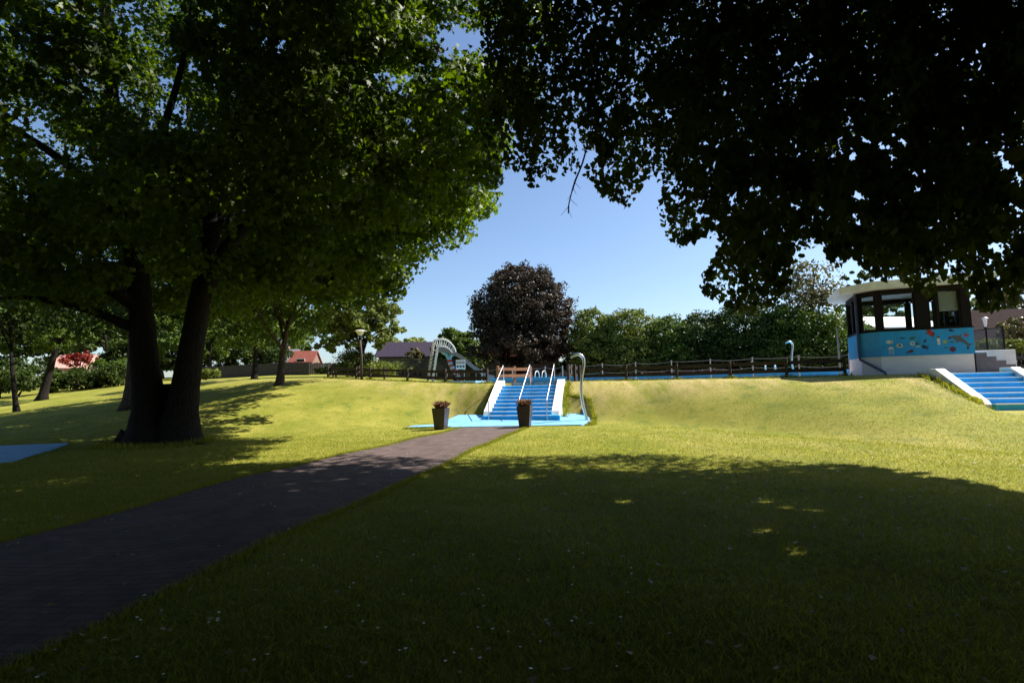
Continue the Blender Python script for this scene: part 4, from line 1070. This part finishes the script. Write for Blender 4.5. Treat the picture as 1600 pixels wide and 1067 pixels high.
    P = np.repeat(cc, per, 0); rad = np.repeat((.11 + .017 * cc[:, 1]) * (.7 + .7 * rng.random(len(cc))), per)
    dd = unit(len(P)) * (rng.random(len(P)) ** .5 * rad)[:, None]; dd[:, 2] *= 1.25; P = P + dd
    ct = np.repeat(rng.random(len(cc)), per)
    px, py, fr = PIX(P); jit = rng.normal(size=len(P)) * 3
    keep = inpoly(px + jit, py + jit, contour) & (np.linalg.norm(P - np.array(CAM), axis=1) > 1.5)
    for hx, hy, hr in holes: keep &= np.hypot((px - hx), (py - hy)) > hr * (.3 + .9 * rng.random(len(P)))
    keep &= shade_ok(P, rng.normal(size=len(P)) * .15)
    keep &= open_to_sun(P)
    P, ct = P[keep], ct[keep]
    N = unit(len(P)); N[:, 2] = N[:, 2] * .5 + .35
    A = unit(len(P)) * .55; A[:, 2] -= 1.0
    leaves("crown", P, A, N, .064 * (.7 + .6 * rng.random(len(P))), T_LIND, M['linden'], root, tint=.4 * ct + .6 * rng.random(len(P)))
    nA = len(P)
    # B: the rest of the crown, above, behind and to the sides
    u_ = unit(9500); r_ = rng.random(9500) ** .4
    cc = np.array([5.6, 3.6, 9.6]) + u_ * r_[:, None] * np.array([11.5, 12.5, 8.6])
    px, py, fr = PIX(cc)
    vis = fr & (px > -60) & (px < 1660) & (py > -60) & (py < 1127)
    ok = (cc[:, 2] > 3.0) & (~vis | inpoly(px, py, contour)) & ~(vis & (cc[:, 1] < 7.5))
    ok &= (cc[:, 2] > 3.8) | (cc[:, 1] > 2)
    ok &= ~vis | (rng.random(9500) < np.interp(px, [760, 1000, 1200], [.42, .42, .55]))
    cc = cc[ok]; per = 34
    P = np.repeat(cc, per, 0) + unit(len(cc) * per) * (rng.random(len(cc) * per) ** .5 * .66)[:, None]
    px, py, fr = PIX(P); jit = rng.normal(size=len(P)) * 3
    vis = fr & (px > -30) & (px < 1630) & (py > -30) & (py < 1100)
    keep = (~vis | inpoly(px + jit, py + jit, contour)) & (np.linalg.norm(P - np.array(CAM), axis=1) > 2.5) & shade_ok(P, rng.normal(size=len(P)) * .15)
    for hx, hy, hr in holes: keep &= ~(vis & (np.hypot((px - hx), (py - hy)) < hr * .8))
    keep &= ~(vis & (P[:, 1] < 6.5))
    keep &= open_to_sun(P)
    vis, P = vis[keep], P[keep]
    N = unit(len(P)); N[:, 2] = np.abs(N[:, 2]) + .3; A = unit(len(P)); A[:, 2] -= .6
    sz = np.where(vis, .115, .28) * (.7 + .6 * rng.random(len(P)))
    leaves("upper_crown", P, A, N, sz, T_LIND, M['linden'], root, tint=rng.random(len(P)))
    print("linden leaves", nA, len(P))
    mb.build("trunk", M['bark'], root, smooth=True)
    return root
linden()

# ------------------------------------------------------------------ other trees
def gtree(px, Y, **kw):
    x, y = pt(px, Y); z = kw.pop('z', None); z = gz(x, y) if z is None else z
    x = W(px, 600, Y).x
    return Vector((x, y, z))
tree("lawn_tree", "broad green tree with slightly leaning trunk on the left lawn", gtree(437, 28.5), .24,
     [px_blob(455, 430, 28.5, 120, 105), px_blob(560, 430, 29.5, 75, 60), px_blob(385, 470, 29, 80, 70), px_blob(455, 300, 30, 150, 130), ((-9.8, 25, 10.2), (6.2, 5.5, 5)), ((-12.5, 22.5, 8.5), (4, 4, 3)), ((-10.5, 29, 11), (5.2, 5, 5)), ((-7.2, 20.5, 9.0), (3.8, 4.2, 3.2))], 56000, .2, 'leaf_mid', 'bark2', trunk_top=tuple(W(450, 500, 28.5)), per=80, limbs=8)  # rear crown lobes added out of sight to shade the left lawn
tree("lawn_tree", "smaller tree with a dark slim trunk behind the leaning lawn tree", gtree(397, 38), .2,
     [px_blob(395, 500, 38, 75, 52), px_blob(350, 500, 40, 60, 50)], 9000, .2, 'leaf_mid', per=60)
tree("bright_tree", "pale green round tree with forked trunk behind the lamp post", gtree(564, 43), .32,
     [px_blob(575, 505, 43, 56, 42), px_blob(545, 480, 43, 50, 45), px_blob(600, 495, 43, 32, 34), px_blob(520, 520, 43, 40, 35)], 15000, .22, 'leaf_pale', per=60, limbs=8, trunk_top=tuple(W(566, 530, 43)))
tree("lawn_tree", "tree whose trunk shows just left of the twin maple trunks", gtree(201, 25), .28,
     [px_blob(200, 470, 26, 110, 70), px_blob(300, 470, 30, 90, 60), ((-16.5, 25, 10.5), (8, 7.5, 6)), ((-22, 27, 9.5), (6, 6, 5))], 26000, .17, 'leaf_dark', 'bark2', per=70)
tree("leaning_tree", "leaning tree in the shade at the far left", gtree(66, 37), .3,
     [px_blob(100, 500, 37, 70, 48), px_blob(40, 510, 38, 60, 50)], 11000, .2, 'leaf_mid', per=60, trunk_top=tuple(W(97, 515, 37)))
tree("slim_tree", "slim young tree in deep shade at the left edge", gtree(30, 30), .13,
     [px_blob(10, 480, 30, 70, 70)], 7000, .17, 'leaf_dark', per=60)
tree("field_tree", "tree with fresh green leaves behind the far left lawn", gtree(330, 58), .3,
     [px_blob(330, 520, 58, 60, 45), px_blob(260, 530, 60, 50, 40)], 9000, .3, 'leaf_mid', per=60)
tree("field_tree", "wide dark tree filling the gap beyond the left shrubs", gtree(170, 62), .3,
     [px_blob(160, 530, 62, 80, 48), px_blob(60, 530, 62, 70, 45)], 9000, .32, 'leaf_dark', per=60)
tree("field_tree", "distant pale tree tops above the purple roof", Vector((pt(650, 120)[0], 120, 1.8)), .3,
     [px_blob(645, 538, 120, 40, 9), px_blob(610, 538, 118, 30, 9)], 3500, .55, 'leaf_pale', per=50)
tree("round_tree", "round green tree between the slide and the copper tree", gtree(712, 64, z=1.8), .3,
     [px_blob(713, 545, 64, 37, 33), px_blob(735, 555, 63, 26, 24)], 17000, .30, 'leaf_mid', per=60, crad=.2)
tree("copper_tree", "large dark copper leaved tree against the sky", gtree(812, 56, z=1.8), .5,
     [px_blob(815, 492, 56, 84, 78, 5.5), px_blob(785, 505, 55, 56, 50), px_blob(855, 505, 55, 48, 55), px_blob(815, 545, 54, 82, 26, 4.5), px_blob(820, 450, 56, 56, 38)], 60000, .22, 'beech', per=60, limbs=9, crad=.12)
hd = [(925, 528, 36, 44, "leafy hedge tree touching the copper tree"), (985, 525, 48, 46, "tallest bright hedge tree right of the copper tree"), (1045, 530, 40, 36, "bushy hedge tree in the middle of the row beyond the pool"),
      (1100, 532, 45, 44, "dark hedge tree below the hanging linden tip"), (1165, 520, 55, 52, "broad dark hedge tree behind the small shower"), (1230, 520, 52, 48, "wide hedge tree under the wispy tree"), (1295, 525, 50, 45, "hedge tree beside the left end of the pavilion")]
for i, (a, c, rx, ry, lb) in enumerate(hd):
    Yh = 53 - i * 1.3
    tree("hedge_tree", lb, gtree(a, Yh, z=1.7), .2, [px_blob(a, c, Yh, rx, ry, 3.2), px_blob(a + 8, c + 34, Yh - 1, rx * 1.15, 34, 3.0)], 22000, .19, ['leaf_hedge', 'leaf_hedge', 'leaf_mid', 'leaf_dark', 'leaf_dark', 'leaf_mid', 'leaf_mid'][i], group="trees in the hedge row beyond the pool", per=55, crad=.2)
tree("wispy_tree", "wispy open tree above the hedge left of the pavilion roof", gtree(1271, 46, z=1.7), .16,
     [px_blob(1268, 428, 46, 34, 20), px_blob(1250, 450, 46, 34, 18), px_blob(1285, 452, 46, 30, 16), px_blob(1262, 475, 46, 40, 18)], 2600, .24, 'leaf_olive', per=22, limbs=12, crad=.35, trunk_top=tuple(W(1272, 430, 46)))
tree("dark_conifer", "dark narrow evergreen just above the pavilion roof", gtree(1342, 58, z=1.7), .2,
     [px_blob(1342, 440, 58, 22, 22), px_blob(1340, 475, 58, 34, 30)], 4500, .28, 'leaf_dark', per=40, limbs=6)
tree("feathery_tree", "feathery distant tree at the right edge behind the brown roof", gtree(1585, 62, z=1.7), .25,
     [px_blob(1565, 470, 62, 40, 34), px_blob(1600, 480, 62, 40, 40)], 5000, .3, 'leaf_olive', per=35, limbs=8)
tree("field_tree", "green tree seen through the left pavilion windows", gtree(1370, 66, z=1.7), .25,
     [px_blob(1370, 500, 66, 40, 40)], 6000, .34, 'leaf_mid', per=50)
tree("field_tree", "tree behind the right end of the pavilion", gtree(1500, 64, z=1.7), .25,
     [px_blob(1495, 500, 64, 40, 34)], 6000, .34, 'leaf_mid', per=50)

for px_, Y_, lb, mt in ((385, 95, "distant broad tree between the slim trunk and the leaning lawn tree", 'leaf_mid'), (300, 85, "distant dark tree beyond the low clipped hedge", 'leaf_dark'), (210, 90, "distant tree glimpsed left of the twin trunks", 'leaf_dark'), (-30, 55, "tall dark tree closing the view at the far left edge", 'leaf_dark'), (250, 70, "tall pale tree behind the twin maple trunks", 'leaf_mid'), (420, 80, "tall green tree beyond the brick and grey houses", 'leaf_mid'), (90, 75, "tall green tree behind the rose house", 'leaf_mid')):
    k_ = Y_ / 60
    tree("field_tree", lb, gtree(px_, Y_), .35, [px_blob(px_, 480, Y_, 80, 75), px_blob(px_ + 50, 520, Y_, 60, 45), px_blob(px_ - 50, 520, Y_, 60, 45)], 9000, .34 * k_, mt, per=55)
# unseen lindens added behind and beside the viewpoint: they shut out the sky there
lt0 = None
for (x_, y_) in ((-7.5, -7.5), (3.5, -11), (14, -9.5), (-14.5, -3.5), (-13, -16)):
    if lt0 is None:
        bz_ = gz(x_, y_)
        lt0 = tree("linden_tree", "unseen linden added behind the viewpoint to block sky light", Vector((x_, y_, bz_)), .4, [((x_, y_, bz_ + 8.5), (8, 8, 7.5)), ((x_, y_, bz_ + 4.5), (7, 7, 3.6))], 26000, .36, 'linden', per=60, group="lindens added behind the viewpoint to block sky light")
    else:
        c_ = lt0.copy(); COL.objects.link(c_); c_.location = (x_, y_, gz(x_, y_)); c_.rotation_euler.z = random.random() * 6
        for ch in list(lt0.children):
            d_ = ch.copy(); COL.objects.link(d_); d_.parent = c_

# ------------------------------------------------------------------ shrubs and hedges
def shrub(name, label, px, Y, blobs, n, size, mat, cat="shrub", group=None, z=None, stem=True, per=50, crad=.22):
    b = gtree(px, Y, z=z); root = thing(name, label, cat, b, 0, group)
    mb = MB()
    for i in range(6):
        c, r = blobs[i % len(blobs)]; e = Vector(c) + Vector((random.uniform(-.5, .5) * r[0], random.uniform(-.5, .5) * r[1], 0))
        s0 = Vector((c[0] * .6 + b.x * .4 + random.uniform(-.2, .2), c[1] * .6 + b.y * .4, b.z - .1)); mb.tube([s0, s0.lerp(e, .5) + Vector((0, 0, .1)), e], [.05, .035, .015], 6)
    mb.build("stem", M['bark'], root)
    cc, cn = blob_clumps(blobs, max(8, n // per)); big = max(max(bb[1][0], bb[1][2]) for bb in blobs)
    P, N, ct = clump_leaves(cc, cn, per, crad * big * (.6 + .8 * rng.random(len(cc)))); k = P[:, 2] > b.z - .05
    P, N, ct = P[k], N[k], ct[k]
    leaves("foliage", P, leaf_axes(N), N, size * (.7 + .6 * rng.random(len(P))), T_QUAD, M[mat], root, tint=.55 * ct + .45 * rng.random(len(P)))
    return root
shrub("shrub", "dark rounded shrub before the rose house", 150, 45, [px_blob(150, 588, 45, 38, 20), px_blob(120, 595, 45, 28, 14), px_blob(180, 586, 45, 22, 18)], 7000, .2, 'leaf_dark')
shrub("shrub", "bright shrub just left of the rose house wall", 85, 44, [px_blob(85, 598, 44, 22, 16)], 2500, .18, 'leaf_mid')
shrub("red_shrub", "red leaved shrub in front of the faded roof", 112, 51, [px_blob(118, 563, 51, 20, 9), px_blob(132, 556, 51, 12, 8)], 1800, .2, 'leaf_red', z=W(112, 585, 51).z)
shrub("shrub", "pale shrub by the right side of the rose house", 185, 50, [px_blob(185, 578, 50, 22, 20), px_blob(165, 568, 50, 16, 14)], 3500, .2, 'leaf_mid')
shrub("clipped_hedge", "low clipped hedge at the left end of the grey board fence", 322, 47, [px_blob(320, 583, 47, 27, 7, 1.0)], 3500, .13, 'leaf_hedge', "hedge", crad=.14)
shrub("clipped_hedge", "round clipped hedge in front of the cone shaped bush", 528, 41.5, [px_blob(520, 578, 41.5, 26, 6.5, 1.4), px_blob(552, 577, 42, 24, 7, 1.4)], 5000, .12, 'leaf_hedge', "hedge", crad=.12)
shrub("cone_bush", "broad cone shaped bush around the forked tree", 560, 43.5, [px_blob(565, 575, 43.8, 45, 10), px_blob(555, 563, 43.8, 30, 14), px_blob(548, 555, 43.8, 18, 12), px_blob(595, 577, 43.5, 28, 7)], 8000, .16, 'leaf_hedge')
shrub("small_bush", "little bush at the foot of the slim dark trunk", 397, 38.2, [px_blob(398, 599, 37.8, 15, 6)], 1200, .14, 'leaf_dark')
for a_ in (190, 240, 290, 340, 385, 425): shrub("shrub", "dark shrub in the row beyond the grey board fence", a_, 62, [px_blob(a_, 562, 62, 34, 20, 2)], 2400, .3, 'leaf_dark', group="shrubs beyond the grey board fence")
shrub("shrub", "dark shrub filling the gap left of the rose house", 50, 52, [px_blob(45, 580, 52, 34, 22), px_blob(15, 580, 52, 26, 22)], 4000, .24, 'leaf_dark')
shrub("shrub", "dark shrubs in the shade at the left edge below the slim tree", 20, 42, [px_blob(-10, 590, 42, 40, 22), px_blob(30, 594, 42, 30, 16)], 6000, .2, 'leaf_dark')
shrub("shrub", "dark undergrowth between the copper tree and the hedge row", 885, 58, [px_blob(880, 556, 58, 26, 26), px_blob(905, 560, 58, 26, 28)], 5000, .28, 'leaf_dark', z=1.7)
shrub("shrub", "olive bush in front of the purple roofed bungalow", 650, 62, [px_blob(648, 560, 62, 15, 17), px_blob(655, 566, 62, 14, 14)], 3500, .24, 'leaf_olive', z=1.9)
shrub("clipped_hedge", "long hedge left of the slide behind the wire fence", 622, 66, [px_blob(622, 572, 66, 26, 6), px_blob(600, 572, 66, 20, 7)], 3000, .22, 'leaf_hedge', "hedge", z=1.9)
shrub("clipped_hedge", "flat topped hedge right of the white parapet", 1580, 29, [px_blob(1560, 540, 29.5, 45, 10, 1.0), px_blob(1610, 541, 28.5, 40, 11, 1.0)], 9000, .11, 'leaf_hedge', "hedge", z=1.66, crad=.13)
shrub("shrub", "rounded bush below the dark brown roof", 1590, 34, [px_blob(1590, 518, 34, 30, 22), px_blob(1612, 520, 34, 24, 24)], 5000, .16, 'leaf_olive', z=1.66)
rail_fence("dark timber rail fence piece right of the white parapet", [pt(1560, 21.2), pt(1640, 19.6)], zoff=.0, rails=(.25, .6), h=.8)

# ------------------------------------------------------------------ grass blades, daisies, fallen leaves
def on_path(x, y):
    l = np.interp(y, [-4, 2, 5.3, 8.2, 11.3, 13.6, 16, 19.45], [-6.3, -5.9, -5.55, -5.15, -4.4, -3.6, -2.75, -1.9]); r = np.interp(y, [-4, 2, 4, 6.6, 9, 11.6, 14.3, 19.45], [-3.4, -3.2, -2.85, -2.3, -1.75, -1.25, -.7, .55])
    m__ = .14 * rng.random(np.shape(x)) ** 2
    return (x > l + m__) & (x < r - m__) & (y < 19.5)
def blades(n, y0, y1, pw, h, w):
    y = y0 + (y1 - y0) * (1 - (1 - rng.random(n)) ** pw); x = (rng.random(n) * 2.3 - 1.15) * y
    k = ~on_path(x, y) & ~inpoly(x, y, poly) & ~inpoly(x, y, [(p_.x, p_.y) for p_ in q])
    u_, v_ = local(x, y, ST_FOOT, ST_YAW); k &= ~((np.abs(u_) < ST_W / 2 + .35) & (v_ > -.2) & (v_ < run + .9))
    u_, v_ = local(x, y, RS_ORG, RS_YAW); k &= ~((np.abs(u_) < RS_W / 2 + .4) & (v_ > -.8) & (v_ < 2.8))
    k &= y < crest(x) + 1.4
    x, y = x[k], y[k]; n = len(x); z = ground(x, y)
    a = rng.random(n) * 6.283; hh = h * (.5 + rng.random(n)) * (1 + 0 * y); ww = w * (.7 + .6 * rng.random(n)) * np.clip(y / 8, 1, 3)
    bx, by = np.cos(a) * ww / 2, np.sin(a) * ww / 2; lx, ly = rng.normal(size=n) * hh * .8, rng.normal(size=n) * hh * .8
    V = np.stack([np.stack([x - bx, y - by, z], -1), np.stack([x + bx, y + by, z], -1), np.stack([x + lx, y + ly, z + hh], -1)], 1).reshape(-1, 3)
    return V
V = np.vstack([blades(230000, 2.2, 19, .5, .04, .007), blades(200000, 7, 34, .6, .026, .006)])
def edge_blades(line, n, spread, h, w, off=0.0):
    L_ = np.array(line, float); d = np.diff(L_, axis=0); ln = np.hypot(d[:, 0], d[:, 1]); k = rng.choice(len(ln), n, p=ln / ln.sum())
    t = rng.random(n); nr = np.stack([-d[k, 1], d[k, 0]], -1) / ln[k][:, None]
    xy = L_[k] + d[k] * t[:, None] + nr * (off + np.abs(rng.normal(size=n)) * spread * np.sign(off if off else 1))[:, None]
    x, y = xy[:, 0], xy[:, 1]; z = ground(x, y); u_, v_ = local(x, y, ST_FOOT, ST_YAW)
    a = rng.random(n) * 6.283; hh = h * (.5 + rng.random(n)); ww = w * (.7 + .6 * rng.random(n)) * np.clip(y / 8, 1, 2)
    bx, by = np.cos(a) * ww / 2, np.sin(a) * ww / 2; lx, ly = rng.normal(size=n) * hh * .5, rng.normal(size=n) * hh * .5
    return np.stack([np.stack([x - bx, y - by, z - .01], -1), np.stack([x + bx, y + by, z - .01], -1), np.stack([x + lx, y + ly, z + hh], -1)], 1).reshape(-1, 3)
pl_ = [(-6.3, -4), (-5.9, 2), (-5.55, 5.3), (-5.15, 8.2), (-4.4, 11.3), (-3.6, 13.6), (-2.75, 16), (-1.9, 19.45)]
pr_ = [(-3.4, -4), (-3.2, 2), (-2.85, 4), (-2.3, 6.6), (-1.75, 9), (-1.25, 11.6), (-.7, 14.3), (.55, 19.45)]
sl = [tuple(p_)[:2] for p_ in smoothline([(*p_, 0) for p_ in pl_], 8)]; sr = [tuple(p_)[:2] for p_ in smoothline([(*p_, 0) for p_ in pr_], 8)]
def loc2(u_, v_, org, yaw): c_, s_2 = math.cos(yaw), math.sin(yaw); return (org[0] + u_ * c_ - v_ * s_2, org[1] + u_ * s_2 + v_ * c_)
E = [edge_blades(sl, 9000, .05, .055, .008, .02), edge_blades(sl, 5000, .04, .045, .008, -.01), edge_blades(sr, 9000, .05, .055, .008, -.02), edge_blades(sr, 5000, .04, .045, .008, .01)]
ring_ = [(-10.75 + 1.25 * math.cos(t * .4), 15.6 + 1.1 * math.sin(t * .4)) for t in range(17)]
E += [edge_blades(ring_, 1500, .2, .12, .012, .05), edge_blades(ring_, 1200, .2, .12, .012, -.05)]
E += [edge_blades([(3.2, 21.0), (3.2, 22.4), (2.3, 22.6)], 900, .08, .12, .012, -.04), edge_blades([(-2.9, 20.6), (-2.85, 21.3), (-2.5, 22.6), (-1.5, 22.6)], 900, .08, .12, .012, .04), edge_blades([(2.6, 19.45), (3.0, 19.9), (3.2, 21)], 700, .06, .08, .012, -.05), edge_blades([(-4.2, 19.7), (-3.2, 19.7), (-2.3, 19.4)], 700, .06, .08, .012, -.03)]
for sg_ in (-1, 1):
    a_ = sg_ * (ST_W / 2 + .38); E.append(edge_blades([loc2(a_, .9, ST_FOOT, ST_YAW), loc2(a_, 3.4, ST_FOOT, ST_YAW)], 1000, .1, .13, .012, -.03 * sg_))
    a_ = sg_ * (RS_W / 2 + .36); E.append(edge_blades([loc2(a_, -.2, RS_ORG, RS_YAW), loc2(a_, 2.5, RS_ORG, RS_YAW)], 700, .1, .12, .012, -.03 * sg_))
fl_ = [pt(512, 33.5), pt(578, 31.5), pt(636, 29.6), pt(695, 28.0), pt(760, 26.6)]; fr_ = [pt(908, 26.5), pt(977, 25.5), pt(1056, 24.2), pt(1139, 22.8), pt(1227, 21.4), pt(1318, 20.2)]
for f_ in (fl_, fr_):
    for p_ in f_: E.append(edge_blades([(p_[0] - .25, p_[1] - .12), (p_[0] + .25, p_[1] - .14)], 90, .06, .16, .012, .02))
    E.append(edge_blades(f_, 2500, .15, .09, .012, -.1))
V = np.vstack([V] + E)
me = raw_mesh("lawn_blades", V, 3)
at = me.attributes.new("tint", 'FLOAT', 'POINT'); at.data.foreach_set("value", np.repeat(rng.random(len(V) // 3), 3).astype(np.float32))
tag(link("grass", me, M['blade']), "short mown grass blades of the lawn", "grass", kind="stuff")
n = 90; px = rng.random(n) * 1000; py = 830 + 230 * rng.random(n); pts = []
for a, c in zip(px, py):
    p_ = W(a, c, 1.0); t = -1.6 / (p_.z - 1.6); X_, Y_ = p_.x * t, t
    if not on_path(np.array([X_]), np.array([Y_]))[0]: pts.append((X_, Y_))
for _ in range(120):
    Y_ = 8 + 9 * random.random(); pts.append((random.uniform(-1, 1) * Y_, Y_))
mb = MB()
for X_, Y_ in pts:
    z = gz(X_, Y_) + .045; r = random.uniform(.007, .012)
    mb.add([(X_ + r * math.cos(t * .785), Y_ + r * math.sin(t * .785), z + random.uniform(-.002, .004)) for t in range(8)], [tuple(range(8))])
    mb.add([(X_ - .001, Y_, z - .05), (X_ + .001, Y_, z - .05), (X_, Y_, z)], [(0, 1, 2)])
tag(mb.build("daisies", M['daisy']), "tiny white daisies scattered in the shaded lawn", "daisies", kind="stuff")
n = 420; Y_ = 2.6 + 9 * rng.random(n); X_ = (rng.random(n) * 2 - 1) * Y_
P = np.stack([X_, Y_, ground(X_, Y_) + .04], -1); N = unit(n) * .35 + np.array([0, 0, 1.0])
leaves("fallen_leaves", P, unit(n) * np.array([1, 1, .1]), N, .03 + .035 * rng.random(n), T_HEX, M['litter'], None)
tag(bpy.data.objects["fallen_leaves"], "dry fallen leaves scattered on lawn and path", "fallen leaves", kind="stuff")
